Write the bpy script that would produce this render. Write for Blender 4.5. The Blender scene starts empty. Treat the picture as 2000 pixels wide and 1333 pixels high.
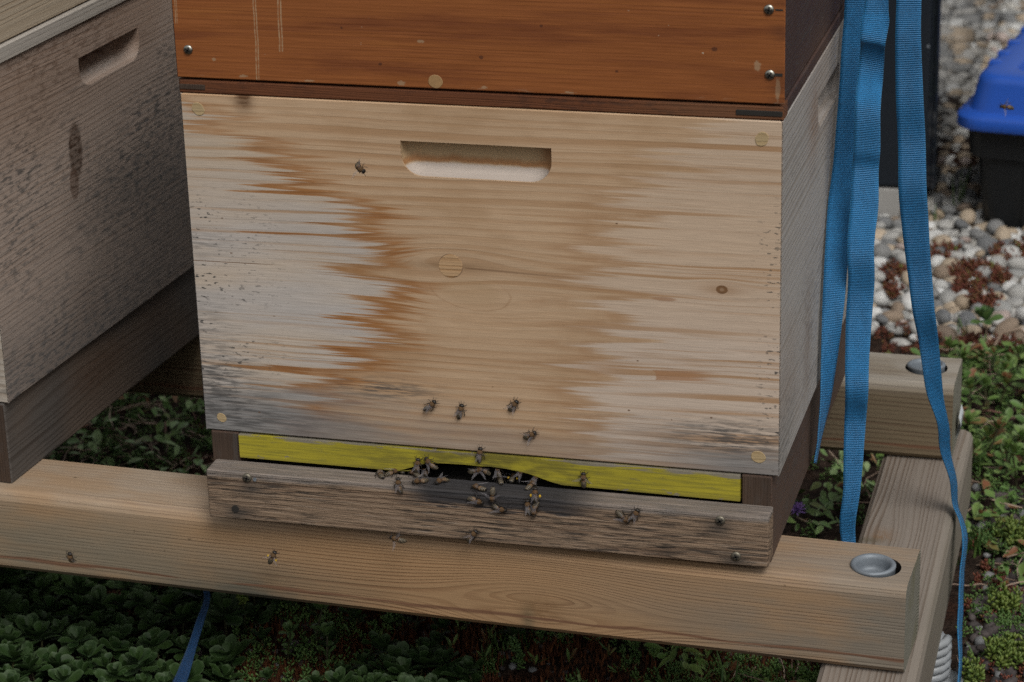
import bpy, bmesh, math, random
import numpy as np
from mathutils import Vector, Matrix, Euler
random.seed(7); rng = np.random.default_rng(11)
S = bpy.context.scene; COL = S.collection; R = math.radians

# ------------------------------------------------------------------ camera, sky, sun, exposure
F_PX, CAM = 4992.67, Vector((0.810486, -1.887617, 0.858180))
PITCH, YAW, ROLL = -0.3679766, 0.2753054, 0.0301021
def cam_axes():
    cz, sz = math.cos(YAW), math.sin(YAW); cx, sx = math.cos(PITCH), math.sin(PITCH); c, s = math.cos(ROLL), math.sin(ROLL)
    return (Matrix(((cz,-sz,0),(sz,cz,0),(0,0,1))) @ Matrix(((1,0,0),(0,cx,-sx),(0,sx,cx))) @ Matrix(((c,0,s),(0,1,0),(-s,0,c))))
AX = cam_axes()
cam = bpy.data.cameras.new('camera'); camo = bpy.data.objects.new('camera', cam); COL.objects.link(camo)
rt, fw, up = AX.col[0], AX.col[1], AX.col[2]
camo.matrix_world = Matrix(((rt[0],up[0],-fw[0],CAM[0]),(rt[1],up[1],-fw[1],CAM[1]),(rt[2],up[2],-fw[2],CAM[2]),(0,0,0,1)))
cam.sensor_width = 36; cam.lens = F_PX/2000*36; cam.clip_end = 500; cam.clip_start = .05
cam.dof.use_dof = True; cam.dof.focus_distance = 2.12; cam.dof.aperture_fstop = 11
S.camera = camo
def at(u, v, ax, val):                      # the point of a real plane that a line of sight meets
    d = AX @ Vector(((u-1000)/F_PX, 1, -(v-666.5)/F_PX)); t = (val-CAM[ax])/d[ax]
    return CAM + d*t
def pix(p):
    d = AX.transposed() @ (Vector(p)-CAM); return 1000+F_PX*d[0]/d[1], 666.5-F_PX*d[2]/d[1]

SUN_EL, SUN_AZ = 52, 145                    # the azimuth the light comes from, clockwise from +y
w = bpy.data.worlds.new('World'); S.world = w; w.use_nodes = True
wn = w.node_tree; sky = wn.nodes.new('ShaderNodeTexSky'); sky.sky_type = 'NISHITA'; sky.sun_disc = False
sky.sun_elevation = R(SUN_EL); sky.sun_rotation = R(SUN_AZ); sky.dust_density = 4; sky.air_density = 1.5
hs = wn.nodes.new('ShaderNodeHueSaturation'); hs.inputs['Saturation'].default_value = .18
wn.links.new(sky.outputs[0], hs.inputs['Color']); bg = wn.nodes['Background']
wn.links.new(hs.outputs[0], bg.inputs['Color']); bg.inputs['Strength'].default_value = .09
sl = bpy.data.lights.new('sun', 'SUN'); sl.energy = 1.25; sl.angle = R(24); sl.color = (1, .965, .92)
so = bpy.data.objects.new('sun', sl); COL.objects.link(so)
dv = Vector((math.sin(R(SUN_AZ))*math.cos(R(SUN_EL)), math.cos(R(SUN_AZ))*math.cos(R(SUN_EL)), math.sin(R(SUN_EL))))
so.rotation_euler = dv.to_track_quat('Z', 'Y').to_euler()
S.view_settings.view_transform = 'Standard'; S.view_settings.look = 'None'; S.view_settings.gamma = 1
S.view_settings.exposure = 0.1
S.cycles.max_bounces = 6; S.cycles.use_denoising = False

# ------------------------------------------------------------------ node helpers
class V:
    def __init__(s, n, o): s.n, s.o = n, o
    def _m(s, op, b, r=False): return s.n.math(op, b, s) if r else s.n.math(op, s, b)
    def __add__(s, b): return s._m('ADD', b)
    def __radd__(s, b): return s._m('ADD', b)
    def __sub__(s, b): return s._m('SUBTRACT', b)
    def __rsub__(s, b): return s._m('SUBTRACT', b, True)
    def __mul__(s, b): return s._m('MULTIPLY', b)
    def __rmul__(s, b): return s._m('MULTIPLY', b)
    def __truediv__(s, b): return s._m('DIVIDE', b)
class NT:
    def __init__(s, name):
        s.mat = bpy.data.materials.new(name); s.mat.use_nodes = True; s.t = s.mat.node_tree
        s.b = s.t.nodes['Principled BSDF']; s.co = None
    def node(s, ty, **kw):
        nd = s.t.nodes.new(ty)
        for k, v in kw.items(): setattr(nd, k, v)
        return nd
    def put(s, sock, v):
        if isinstance(v, V): s.t.links.new(v.o, sock)
        else:
            if isinstance(v, tuple) and len(v) == 3 and sock.type == 'RGBA': v = v+(1,)
            sock.default_value = v
    def math(s, op, a, b=0.0, c=0.0, clamp=False):
        nd = s.node('ShaderNodeMath', operation=op, use_clamp=clamp)
        s.put(nd.inputs[0], a); s.put(nd.inputs[1], b); s.put(nd.inputs[2], c); return V(s, nd.outputs[0])
    def xyz(s):
        if not s.co:
            tc = s.node('ShaderNodeTexCoord'); sp = s.node('ShaderNodeSeparateXYZ'); s.t.links.new(tc.outputs['Object'], sp.inputs[0])
            s.co = [V(s, o) for o in sp.outputs]; s.cov = V(s, tc.outputs['Object'])
        return s.co
    def uv(s):
        tc = s.node('ShaderNodeTexCoord'); sp = s.node('ShaderNodeSeparateXYZ'); s.t.links.new(tc.outputs['UV'], sp.inputs[0])
        return [V(s, o) for o in sp.outputs][:2]
    def vec(s, x, y, z=0.0):
        nd = s.node('ShaderNodeCombineXYZ')
        for i, q in enumerate((x, y, z)): s.put(nd.inputs[i], q)
        return V(s, nd.outputs[0])
    def noise(s, v, scale=1.0, detail=2.0, rough=.5, dist=0.0, col=False):
        nd = s.node('ShaderNodeTexNoise'); s.put(nd.inputs['Vector'], v); s.put(nd.inputs['Scale'], scale)
        s.put(nd.inputs['Detail'], detail); s.put(nd.inputs['Roughness'], rough); s.put(nd.inputs['Distortion'], dist)
        return V(s, nd.outputs[1 if col else 0])
    def voro(s, v, scale=1.0, feat='F1', out='Distance'):
        nd = s.node('ShaderNodeTexVoronoi', feature=feat); s.put(nd.inputs['Vector'], v); s.put(nd.inputs['Scale'], scale)
        return V(s, nd.outputs[out])
    def smooth(s, x, a, b, lo=0.0, hi=1.0):
        nd = s.node('ShaderNodeMapRange', interpolation_type='SMOOTHSTEP')
        for k, q in zip(('Value','From Min','From Max','To Min','To Max'), (x, a, b, lo, hi)): s.put(nd.inputs[k], q)
        return V(s, nd.outputs[0])
    def curve(s, x, pts):
        nd = s.node('ShaderNodeFloatCurve'); cv = nd.mapping.curves[0]
        pts = sorted(pts)
        cv.points[0].location = pts[0]; cv.points[-1].location = pts[-1]
        for p in pts[1:-1]: cv.points.new(*p)
        nd.mapping.update(); s.put(nd.inputs['Value'], x); return V(s, nd.outputs[0])
    def mix(s, f, a, b, mode='MIX'):
        nd = s.node('ShaderNodeMix', data_type='RGBA', blend_type=mode); nd.clamp_factor = True
        s.put(nd.inputs[0], f); s.put(nd.inputs[6], a); s.put(nd.inputs[7], b); return V(s, nd.outputs[2])
    def scale(s, c, f):                     # a colour times a number
        nd = s.node('ShaderNodeVectorMath', operation='SCALE'); s.put(nd.inputs[0], c); s.put(nd.inputs['Scale'], f); return V(s, nd.outputs[0])
    def exp(s, x): return s.math('EXPONENT', x)
    def bump(s, h, dist=.001, strength=1.0):
        nd = s.node('ShaderNodeBump'); s.put(nd.inputs['Height'], h); nd.inputs['Distance'].default_value = dist
        nd.inputs['Strength'].default_value = strength; s.t.links.new(nd.outputs[0], s.b.inputs['Normal'])
    def blob(s, g, c, gk, ck, sg, sc):
        a = (g-gk)/sg; b = (c-ck)/sc; return s.exp((a*a+b*b)*-1.0)
    def out(s, col=None, rough=None, **kw):
        if col is not None: s.put(s.b.inputs['Base Color'], col)
        if rough is not None: s.put(s.b.inputs['Roughness'], rough)
        for k, q in kw.items(): s.put(s.b.inputs[k.replace('_', ' ')], q)
        return s.mat
    def isl(s):
        g = s.node('ShaderNodeNewGeometry'); return V(s, g.outputs['Random Per Island'])
    def orand(s):
        g = s.node('ShaderNodeObjectInfo'); return V(s, g.outputs['Random'])

def wood(n, ax='x', seed=0.0, freq=150, warp=.012, early=(.42,.30,.18), late=(.28,.15,.07), rs=.7, fs=.35, knots=(), across='z'):
    x, y, z = n.xyz()
    g, c, d = {'xz':(x,z,y), 'xy':(x,y,z), 'yz':(y,z,x), 'yx':(y,x,z), 'zx':(z,x,y)}[ax+across]
    cv = c + d*.55
    for gk, ck, sg, sc, amp in knots:
        b = n.blob(g, c, gk, ck, sg, sc); cv = cv + b*n.math('TANH', (c-ck)/(sc*.35))*(-amp)
    wp = n.noise(n.vec(g*1.6+seed, c*6+seed, d*6), 1, 2)-.5
    wp2 = n.noise(n.vec(g*9+seed, c*25, d*25), 1, 2)-.5
    cc = cv + wp*warp*2 + wp2*(warp*.22)
    ph = cc*freq + n.noise(n.vec(seed*3.1, cc*(freq*.3)), 1, 2)*3.0
    saw = n.math('FRACT', ph)
    lt = n.smooth(saw, .3, .88)*n.smooth(saw, .9, 1.0, 1.0, 0.0)
    var = n.noise(n.vec(g*3+seed, cc*(freq*.22), seed), 1, 2)
    lt = lt*n.smooth(var, .3, .7, .25, 1.0)
    fib = n.noise(n.vec(g*22+seed, c*700, d*700), 1, 3, .6)
    big = n.noise(n.vec(g*4+seed, c*14, d*14), 1, 3)
    col = n.mix(lt*rs, early, late)
    col = n.scale(col, (fib-.5)*fs + 1.0 + (big-.5)*.3)
    return dict(g=g, c=c, d=d, cc=cc, late=lt, fib=fib, col=col, big=big)

def specks(n, W, sx, sc, lo, hi, seed=0.0):
    return n.smooth(n.noise(n.vec(W['g']*sx+seed, W['c']*sc+seed, W['d']*sc), 1, 3, .65), lo, hi)

# ------------------------------------------------------------------ wood materials
def mat_front():
    n = NT('pine_front'); W = wood(n, 'x', 3.3, 118, .012, (.505,.352,.222), (.375,.215,.108), .75, .26,
                                   knots=((.227,.1641,.05,.022,.012), (.4523,.1588,.02,.008,.006), (.245,.140,.055,.028,.010)))
    g, c, d, cc, lt = W['g'], W['c'], W['d'], W['cc'], W['late']
    f1 = n.noise(n.vec(g*3.0, cc*105, 1.0), 1, 2, .55); f2 = n.noise(n.vec(g*7+5, cc*330, 4.0), 1, 3, .6); f0 = n.noise(n.vec(1.7, cc*45, 4.0), 1, 1)
    spk = n.smooth(f1, .38, .80); finger = spk*spk*.12 + (f1-.5)*.06 + (f2-.5)*.09 + (f0-.5)*.05 + lt*.016 + .016
    tl = [(.284,.0275),(.2708,.0513),(.2571,.0839),(.234,.1025),(.2144,.1457),(.1957,.1646),(.1699,.1789),(.1438,.1909),(.1251,.1812),(.1061,.1692),(.0829,.1658),(.0627,.1422),(.0474,.1254),(.0276,.1129),(.0,.10),(.3,.01)]
    s1 = g - n.curve(c/.3, [(a/.3, b/.5) for a, b in tl])*.5 + finger
    tr = [(.3,.47),(.2697,.42),(.2258,.39),(.2033,.363),(.1725,.3562),(.1374,.3578),(.1154,.3596),(.092,.3463),(.0649,.3459),(.0336,.354),(.0,.37)]
    f3 = n.noise(n.vec(g*3.5+9, cc*110, 7.0), 1, 2, .6)
    s2 = n.curve(c/.3, [(a/.3, b/.5) for a, b in tr])*.5 - g + (f3-.5)*.20 + (f2-.5)*.08 - lt*.012
    f4 = n.noise(n.vec(g*6+3, cc*620, 8.0), 1, 2, .6)
    inl, inr = n.smooth(s1+(W['fib']-.5)*.05+(f4-.5)*.07, -.020, .010), n.smooth(s2, -.016, .022)
    fine = (W['fib']-.5)*.3+1.0+(W['big']-.5)*.2
    # bleached grain on the far side of the tide line keeps some orange in its late rings
    lines = n.smooth(lt, .35, .9)*n.smooth(f2, .35, .6)
    pale = n.mix(n.smooth(n.noise(n.vec(g*6+1, cc*30, 6.0), 1, 3), .35, .7), (.47,.43,.395), (.515,.43,.345))
    grain = n.scale(n.mix(lines*n.smooth(s1, -.15, -.005, .22, .8), pale, (.37,.215,.105)), fine)
    hair = n.smooth(n.noise(n.vec(g*5, cc*520, 2.0), 1, 2), .58, .72)*n.smooth(n.noise(n.vec(g*8, c*16, 1.0), 1, 1), .4, .65)
    grain = n.mix(n.smooth(c+(f0-.5)*.05, .15, .26)*.55, grain, n.mix(lines*.5, (.475,.36,.245), (.37,.22,.11)))
    grain = n.scale(n.mix(n.math('MAXIMUM', hair*.6, 0.0), grain, (.36,.235,.135)), (n.noise(n.vec(g*55, c*1100, 3.0), 1, 2)-.5)*.35+1.0)
    faded = n.scale(n.mix(lines*.9, (.55,.432,.325), (.41,.25,.14)), fine)
    faded = n.mix(n.smooth(c, .19, .10)*n.smooth(inr, 1.0, 0.0)*.75, faded, n.scale(n.mix(lines*.9, (.555,.468,.395), (.42,.265,.155)), fine))
    col = n.mix(n.math('MAXIMUM', n.smooth(c, .03, .12, .25, .75)*n.smooth(inr, 0, 1, .9, 0.0), n.smooth(c, .19, .10)*n.smooth(inr, 1.0, 0.0)*.85), W['col'], faded)
    hair2 = n.smooth(n.noise(n.vec(g*4+7, cc*430, 5.0), 1, 2), .57, .70)*n.smooth(n.noise(n.vec(g*7, c*18, 8.0), 1, 1), .38, .6)
    long_ = n.smooth(n.noise(n.vec(g*1.6+2, cc*150, 9.0), 1, 2, .4), .575, .635)*n.smooth(n.noise(n.vec(g*5, c*14, 3.0), 1, 1), .3, .55)
    col = n.scale(n.mix(n.math('MAXIMUM', hair2*.5, long_*n.smooth(inr, 1.0, 0.0, .55, .85)), col, (.37,.215,.108)), (n.noise(n.vec(g*50, c*1000, 6.0), 1, 2)-.5)*.3+1.0)
    blot = n.noise(n.vec(g*26, c*40, 2.0), 1, 4, .6)
    lo_ = n.smooth(c, .28, .22, .55, 1.0)
    b1 = inl*n.smooth(s1+(blot-.5)*.03-spk*spk*.075+(f2-.5)*.05, .012, .046, 1.0, 0.0)*lo_
    col = n.mix(b1*n.smooth(blot, .3, .55, .6, 1.0), col, n.scale(n.mix(lt, (.335,.155,.056), (.27,.115,.038)), (W['fib']-.5)*.4+1.0))
    b2 = inr*n.smooth(s2+(blot-.5)*.03, .0, .06, 1.0, 0.0)
    col = n.mix(b2*n.smooth(blot, .34, .56, .08, .72)*n.smooth(c, .262, .215), col, (.34,.19,.095))
    col = n.mix(n.math('SUBTRACT', 1.0, inl), col, grain)
    bl2 = n.smooth(n.noise(n.vec(g*9+3, c*15, 5.0), 1, 4, .6), .47, .7)*inl*inr
    col = n.mix(bl2*.6*n.smooth(f2, .3, .6, .4, 1.0), col, (.36,.22,.115))
    bl3 = n.smooth(n.noise(n.vec(g*6+8, c*60, 5.0), 1, 3, .6), .55, .7)*n.smooth(s2, .02, -.06)*n.smooth(c, .05, .1)
    col = n.mix(bl3*.55, col, (.385,.245,.145))
    # the grey lower edge and its darker patches
    edge = n.noise(n.vec(g*9, c*60, 3.0), 1, 4, .6)
    gl = n.smooth(c + (edge-.5)*-.085 + n.smooth(g, .0, .22, -.018, .002), .004, .05, 1.0, 0.0)
    left = n.smooth(g, .05, .30, 1.0, .45); left = left + n.smooth(g, .38, .48, 0.0, .6)
    gl = gl*n.math('MINIMUM', left, 1.0)
    col = n.mix(gl*.85, col, n.scale((.19,.19,.19), (W['fib']-.5)*.9+1.0+(edge-.5)*.8))
    pt = n.blob(g,c,.02,.035,.04,.03)*.9 + n.blob(g,c,.46,.03,.05,.016)*1.2 + n.blob(g,c,.165,.05,.045,.010)*1.0 + n.blob(g,c,.03,.012,.1,.012)*.7 + n.blob(g,c,.0,.075,.035,.05)*.6 + n.blob(g,c,.0,.17,.03,.012)*.6
    st = specks(n, W, 38, 420, .40, .60)
    col = n.mix(n.math('MINIMUM', pt, 1.0)*st*.85, col, (.075,.072,.070))
    # mildew spots near the two upright edges
    mz = n.smooth(g, .0, .11, 1.0, 0.0)*n.smooth(c, .23, .19)*n.smooth(c, .02, .05) + n.smooth(g, .47, .5)*n.smooth(c, .25, .2)*.9
    zz = n.smooth(n.noise(n.vec(g*22, c*34, 3.0), 1, 2), .36, .56)
    sp = n.math('MAXIMUM', n.smooth(n.noise(n.vec(g*150, c*380, 9.0), 1, 2, .5), .60, .67), n.smooth(n.voro(n.vec(g*1.0, c*1.7, 0.0), 120), .13, .22, 1.0, 0.0)*n.smooth(n.noise(n.vec(g*40, c*60, 6.0), 1, 1), .5, .6))
    col = n.mix(sp*mz*zz, col, (.05,.05,.048))
    dots = n.smooth(n.voro(n.vec(g*1.0, c*1.5, 0.0), 38), .035, .055, 1.0, 0.0)*n.smooth(n.noise(n.vec(g*9, c*9, 1.0), 1), .50, .58)
    col = n.mix(dots*.8, col, (.12,.06,.028))
    # knots, the scar, a check line
    col = n.mix(n.blob(g,c,.0553,.3,.008,.011)*1.3*n.smooth(specks(n,W,60,200,.3,.6), 0, 1, .6, 1.0), col, (.12,.06,.028))
    kb = n.blob(g,c,.4523,.1588,.0046,.0034)+(f2-.5)*.2
    col = n.mix(n.smooth(kb, .25, .40)*n.smooth(kb, .95, .75, .5, 1.0), col, (.10,.05,.026))
    kp = n.smooth(n.blob(g,c,.4055,.1475,.012,.0022)+(f2-.5)*.4, .35, .7); col = n.mix(kp*.6, col, (.30,.15,.075))
    col = n.mix(n.blob(g,c,.4523,.1588,.018,.005)*.5, col, (.30,.16,.07))
    col = n.mix(n.blob(g,c,.225,.1641,.035,.0035)*.6, col, (.20,.12,.06))
    hl = n.smooth(n.math('ABSOLUTE', c-.1635+(g-.24)*.03+(f0-.5)*.004), .0003, .0012, 1.0, 0.0)*n.smooth(g, .236, .245)*n.smooth(g, .27, .36, 1.0, 0.0)
    ck = n.smooth(n.math('ABSOLUTE', c-.1545+(g)*-.01+(f0-.5)*.004), .0002, .0006, 1.0, 0.0)*n.smooth(g, .05, .09, 1.0, 0.0)
    col = n.mix(n.math('MAXIMUM', hl*.55, ck*.9), col, (.15,.08,.04))
    bx = n.smooth(g+(edge-.5)*.02, .398, .3995)*n.smooth(g+(f2-.5)*.05, .425, .45, 1.0, 0.0)*n.smooth(c-(g-.4)*.05, .0765, .0773)*n.smooth(c-(g-.4)*.05, .0852, .0858, 1.0, 0.0)
    col = n.mix(bx*.8, col, n.scale((.36,.19,.095), (W['fib']-.5)*.6+1.0))
    ov = (g-.243)/.034; ow = (c-.1425+(g-.243)*.1)/.0155; rr = n.math('SQRT', ov*ov+ow*ow)
    ring = n.smooth(n.math('ABSOLUTE', rr-1.0+(f2-.5)*.16), .01, .05, 1.0, 0.0)
    col = n.mix(ring*.28*n.smooth(c, .150, .137, .25, 1.0), col, (.27,.14,.06))
    col = n.mix(n.smooth(rr, 1.0, .5)*.3, col, (.38,.25,.135))
    # routed hand hold: bottom lip bleached plus painted light, damp line along its back
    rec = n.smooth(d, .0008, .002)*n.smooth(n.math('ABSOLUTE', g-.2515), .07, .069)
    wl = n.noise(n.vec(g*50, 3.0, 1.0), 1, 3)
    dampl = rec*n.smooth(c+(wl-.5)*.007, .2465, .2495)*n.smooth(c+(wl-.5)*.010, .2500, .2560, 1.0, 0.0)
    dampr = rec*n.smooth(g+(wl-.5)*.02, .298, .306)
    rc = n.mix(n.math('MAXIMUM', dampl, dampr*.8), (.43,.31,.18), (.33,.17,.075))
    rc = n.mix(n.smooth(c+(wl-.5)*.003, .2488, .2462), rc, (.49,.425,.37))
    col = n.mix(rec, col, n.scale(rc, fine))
    n.bump(lt*-.25+W['fib']*.4-pt*.2, .0006, .6)
    return n.out(col, n.smooth(W['fib'], .2, .8, .62, .8), Specular_IOR_Level=.25)

def mat_weathered(name, ax, across, seed, early, late, freq=130, dark=(.07,.065,.06), mould=.5, rs=.6, warp=.012, knots=(), bot=.4, fs=.3, rust=()):  # rust: spots of any tone, painted shade among them
    n = NT(name); W = wood(n, ax, seed, freq, warp, early, late, rs, fs, knots, across); g, c = W['g'], W['c']
    col = W['col']
    z1 = n.noise(n.vec(g*5+seed, c*8, 1.0), 1, 3)
    st = specks(n, W, 75, 240, .46, .64, seed)
    m = n.smooth(z1, .4, .62)*n.smooth(c, .0, .26, 1.0, 1.0-bot)
    col = n.mix(m*st*mould, col, dark)
    bt = n.smooth(n.noise(n.vec(g*34+seed, c*130, 2.0), 1, 4, .65)+n.smooth(c, .2, .05, 0.0, .05), .55, .66)*n.smooth(n.noise(n.vec(g*8+seed, c*13, 7.0), 1, 2), .46, .62)
    col = n.mix(bt*mould*1.0, col, dark)
    col = n.mix(n.smooth(n.noise(n.vec(g*4+2, c*5+seed, 4.0), 1, 2), .52, .7)*.45, col, n.scale(n.mix(.5, early, (.30,.17,.09)), .8))
    for a in rust:  # spots of any tone: stains, knots, mould and painted shade
        bl = n.blob(g,c,*a[:4]); kn = a[4] > 1.0
        col = n.mix((n.smooth(bl+(W['fib']-.5)*.25, .28, .5)*a[4]*.75 if kn else bl*a[4])*n.smooth(st, 0, 1, .6, 1.0), col, a[5])
    n.bump(W['late']*-.4+W['fib']*.5, .0008, .7)
    return n.out(col, .78, Specular_IOR_Level=.22)

def mat_brown():
    n = NT('varnished_brown'); W = wood(n, 'x', 8.1, 260, .008, (.27,.090,.025), (.165,.05,.016), .5, .7); g, c = W['g'], W['c']
    col = W['col']
    bl = n.noise(n.vec(g*5, c*48, 3.0), 1, 5, .62)
    col = n.mix(n.smooth(bl, .46, .66)*.6, col, (.125,.034,.013))
    col = n.mix(n.smooth(bl, .42, .25)*.35, col, (.38,.145,.033))
    # run marks left by wax that dripped down the front
    for gx, c0, wd in ((.0715, .0, .0016), (.0925, .025, .0019), (.003, .045, .0011)):
        wob = (n.noise(n.vec(c*40, gx*90), 1, 2)-.5)*.0022
        dd = n.math('ABSOLUTE', g-gx+wob-(c-.03)*.02)
        ln = n.smooth(n.math('ABSOLUTE', dd-wd*.62), wd*.12, wd*.5, 1.0, 0.0)*n.smooth(c, c0-.0005, c0+.001)
        col = n.mix(ln*n.smooth(n.noise(n.vec(g*300, c*300), 1, 2), .3, .6, .25, .75), col, (.42,.29,.17))
    ch = n.smooth(n.noise(n.vec(g*120, c*190, 8.0), 1, 2), .72, .76)*n.smooth(n.noise(n.vec(g*11, c*16, 2.0), 1, 1), .5, .62)
    col = n.mix(ch, col, (.45,.36,.26))
    lo = n.smooth(c, .0, .005, 1.0, 0.0)*n.smooth(n.noise(n.vec(g*38, c*260, 5.0), 1, 4, .65), .56, .66)*n.smooth(n.noise(n.vec(g*7, 2.0), 1, 2), .42, .58)
    col = n.mix(lo*.8, col, (.42,.30,.2))
    rough_ = n.noise(n.vec(g*420, c*420, 4.0), 1, 3, .6)
    for gk, ck, r1, r2 in ((.2108,.0385,.0042,.0020),(.0335,.0165,.0030,.0022),(.193,.0035,.005,.003),(.262,.0030,.004,.002),(.331,.0022,.006,.0012),(.058,.0035,.006,.0018),(.115,.0020,.008,.0012),(.481,.030,.004,.006),(.497,.012,.003,.014)):
        col = n.mix(n.smooth(n.blob(g,c,gk,ck,r1,r2)+(rough_-.5)*.9, .55, .8)*.65, col, (.36,.25,.15))
    for gk, ck, r1, r2 in ((.4475,.0418,.0032,.0022),(.2603,.0275,.0022,.0020),(.176,.0185,.0020,.0016),(.31,.055,.0016,.0014),(.37,.021,.0015,.0012),(.145,.047,.0014,.0012)):
        col = n.mix(n.smooth(n.blob(g,c,gk,ck,r1,r2)+(rough_-.5)*.7, .45, .65)*.7, col, (.06,.022,.013))
    scr = n.smooth(n.noise(n.vec(g*16, c*900, 6.0), 1, 2), .66, .72)*n.smooth(n.noise(n.vec(g*9, c*30, 5.0), 1, 2), .48, .62)
    col = n.mix(scr*.5, col, (.10,.03,.014))
    ed = n.smooth(g, .485, .5)*.5
    col = n.mix(ed*n.smooth(bl, .4, .6), col, (.10,.035,.015))
    n.bump(W['fib']*.4-W['late']*.2, .0005, .5)
    return n.out(col, n.smooth(W['fib'], .2, .8, .38, .55), Specular_IOR_Level=.4)

def mat_plain(name, col, rough=.5, var=.2, sc=60, bump=.0, metal=0.0, spec=.5, col2=None):
    n = NT(name); n.xyz(); nz = n.noise(n.cov, sc, 4, .6); base = n.scale(col, (nz-.5)*2*var+1.0)
    if col2: base = n.mix(n.smooth(nz, .45, .65), base, col2)
    if bump: n.bump(nz, bump, .7)
    return n.out(base, rough, Metallic=metal, Specular_IOR_Level=spec)

def mat_yellow():
    n = NT('yellow_paint'); W = wood(n, 'x', 1.7, 300, .006, (.37,.315,.028), (.27,.23,.025), .5, .5); g, c = W['g'], W['c']
    sc = specks(n, W, 22, 420, .46, .64); col = n.mix(sc*.5, W['col'], (.16,.15,.03))
    worn = n.smooth(c+(specks(n, W, 14, 120, .3, .7)-.5)*.006, .0205, .0225)
    col = n.mix(worn*.9, col, (.21,.19,.17))
    ent = n.blob(g, c, .25, .012, .10, .03)*n.smooth(n.noise(n.vec(g*40,c*120,2.0),1,3), .35, .6)
    col = n.mix(ent*.8, col, (.105,.09,.025))
    scf = n.smooth(n.noise(n.vec(g*70, c*240, 7.0), 1, 4, .7), .56, .66)*n.smooth(n.noise(n.vec(g*10, c*30, 3.0), 1, 2), .4, .6)
    col = n.mix(scf*.45, col, (.17,.15,.06)); col = n.mix(n.smooth(c, .004, .0, 0.0, .5), col, (.12,.10,.03))
    col = n.mix(n.blob(g,c,.0,.009,.006,.003), col, (.5,.48,.45))
    chp = n.smooth(n.noise(n.vec(g*45, c*130, 1.0), 1, 4, .7)+n.smooth(c, .006, .0, 0.0, .09)+n.smooth(c, .018, .022, 0.0, .08), .665, .70)
    col = n.mix(chp*.8, col, (.20,.175,.14))
    dk = n.smooth(n.voro(n.vec(g, c, 0.0), 45), .03, .06, 1.0, 0.0)*n.smooth(n.noise(n.vec(g*13,c*13),1,1), .5, .6)
    col = n.mix(dk*.8, col, (.06,.045,.02)); n.bump(W['fib'], .0004, .6)
    return n.out(col, .6, Specular_IOR_Level=.3)

def mat_landing():
    n = NT('weathered_landing'); W = wood(n, 'x', 5.9, 210, .007, (.255,.18,.122), (.115,.07,.045), .85, 1.1, knots=((.46,.006,.07,.012,.010),))
    g, c, d = W['g'], W['c'], W['d']
    col = W['col']
    st = specks(n, W, 35, 420, .44, .66); zone = n.noise(n.vec(g*9, c*40, 1.0), 1, 3)
    col = n.mix(st*n.smooth(zone, .3, .56)*.9, col, (.036,.031,.027))
    pale = specks(n, W, 16, 560, .56, .72, 4.0); col = n.mix(pale*.75, col, (.33,.26,.20))
    top = n.smooth(c + (zone-.5)*.008, .0385, .0425)
    col = n.mix(top*.7, col, n.scale((.20,.18,.165), (W['fib']-.5)*1.6+1.0))
    # propolis and tread in front of the entrance
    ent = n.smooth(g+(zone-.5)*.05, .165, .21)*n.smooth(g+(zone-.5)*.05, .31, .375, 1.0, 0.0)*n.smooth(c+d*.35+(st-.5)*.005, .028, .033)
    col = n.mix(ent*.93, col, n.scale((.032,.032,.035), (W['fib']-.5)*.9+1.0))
    for gk, ck in ((.046,.035),(.0325,.010),(.452,.037),(.465,.0085)):
        col = n.mix(n.blob(g,c,gk+.002,ck-.004,.013,.008)*.75, col, (.055,.048,.042))
    n.bump(W['fib']*.8-W['late']*.5+st*-.3, .0013, .8)
    return n.out(col, .85, Specular_IOR_Level=.15)

def mat_beam(name, seed, across, early, late, knots=(), greys=(), crack=True, freq=290, ax='x', rs=.7, algae=.3):
    n = NT(name); W = wood(n, ax, seed, freq, .008, early, late, rs*1.15, .35, knots, across); g, c, d = W['g'], W['c'], W['d']
    col = W['col']
    dirt = n.noise(n.vec(g*7+seed, c*22, d*22), 1, 4, .6)
    for a in greys: col = n.mix(n.blob(g,c,*a[:4])*a[4]*n.smooth(dirt, .3, .62, .35, 1.0), col, n.scale(a[5], (W['fib']-.5)*.6+1.0))
    for gk, ck, sg, sc, amp in knots:
        col = n.mix(n.blob(g,c,gk,ck,sg*.22,sc*.35)*n.smooth(specks(n,W,90,260,.35,.65), 0, 1, .3, .8), col, (.20,.11,.05))
        col = n.mix(n.blob(g,c,gk-.012,ck-.012,.006,.014)*.6, col, (.10,.085,.05))
    if crack:
        wob = (n.noise(n.vec(g*14, 3.0), 1, 3)-.5)*.008
        cy = n.math('ABSOLUTE', c-.0135-wob); wd = n.noise(n.vec(g*8, 8.0), 1, 2)
        ln = n.smooth(cy, .0006, n.smooth(wd, .4, .65, .0010, .0034), 1.0, 0.0)*n.smooth(wd, .36, .44)
        col = n.mix(ln*.85, col, (.145,.07,.04))
    fl = n.smooth(n.noise(n.vec(g*90, c*120, d*120), 1, 2), .74, .77)
    col = n.mix(fl*.6, col, (.09,.06,.035))
    n.bump(W['late']*-.5+W['fib']*.45, .0007, .75)
    return n.out(col, .75, Specular_IOR_Level=.22)

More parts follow.
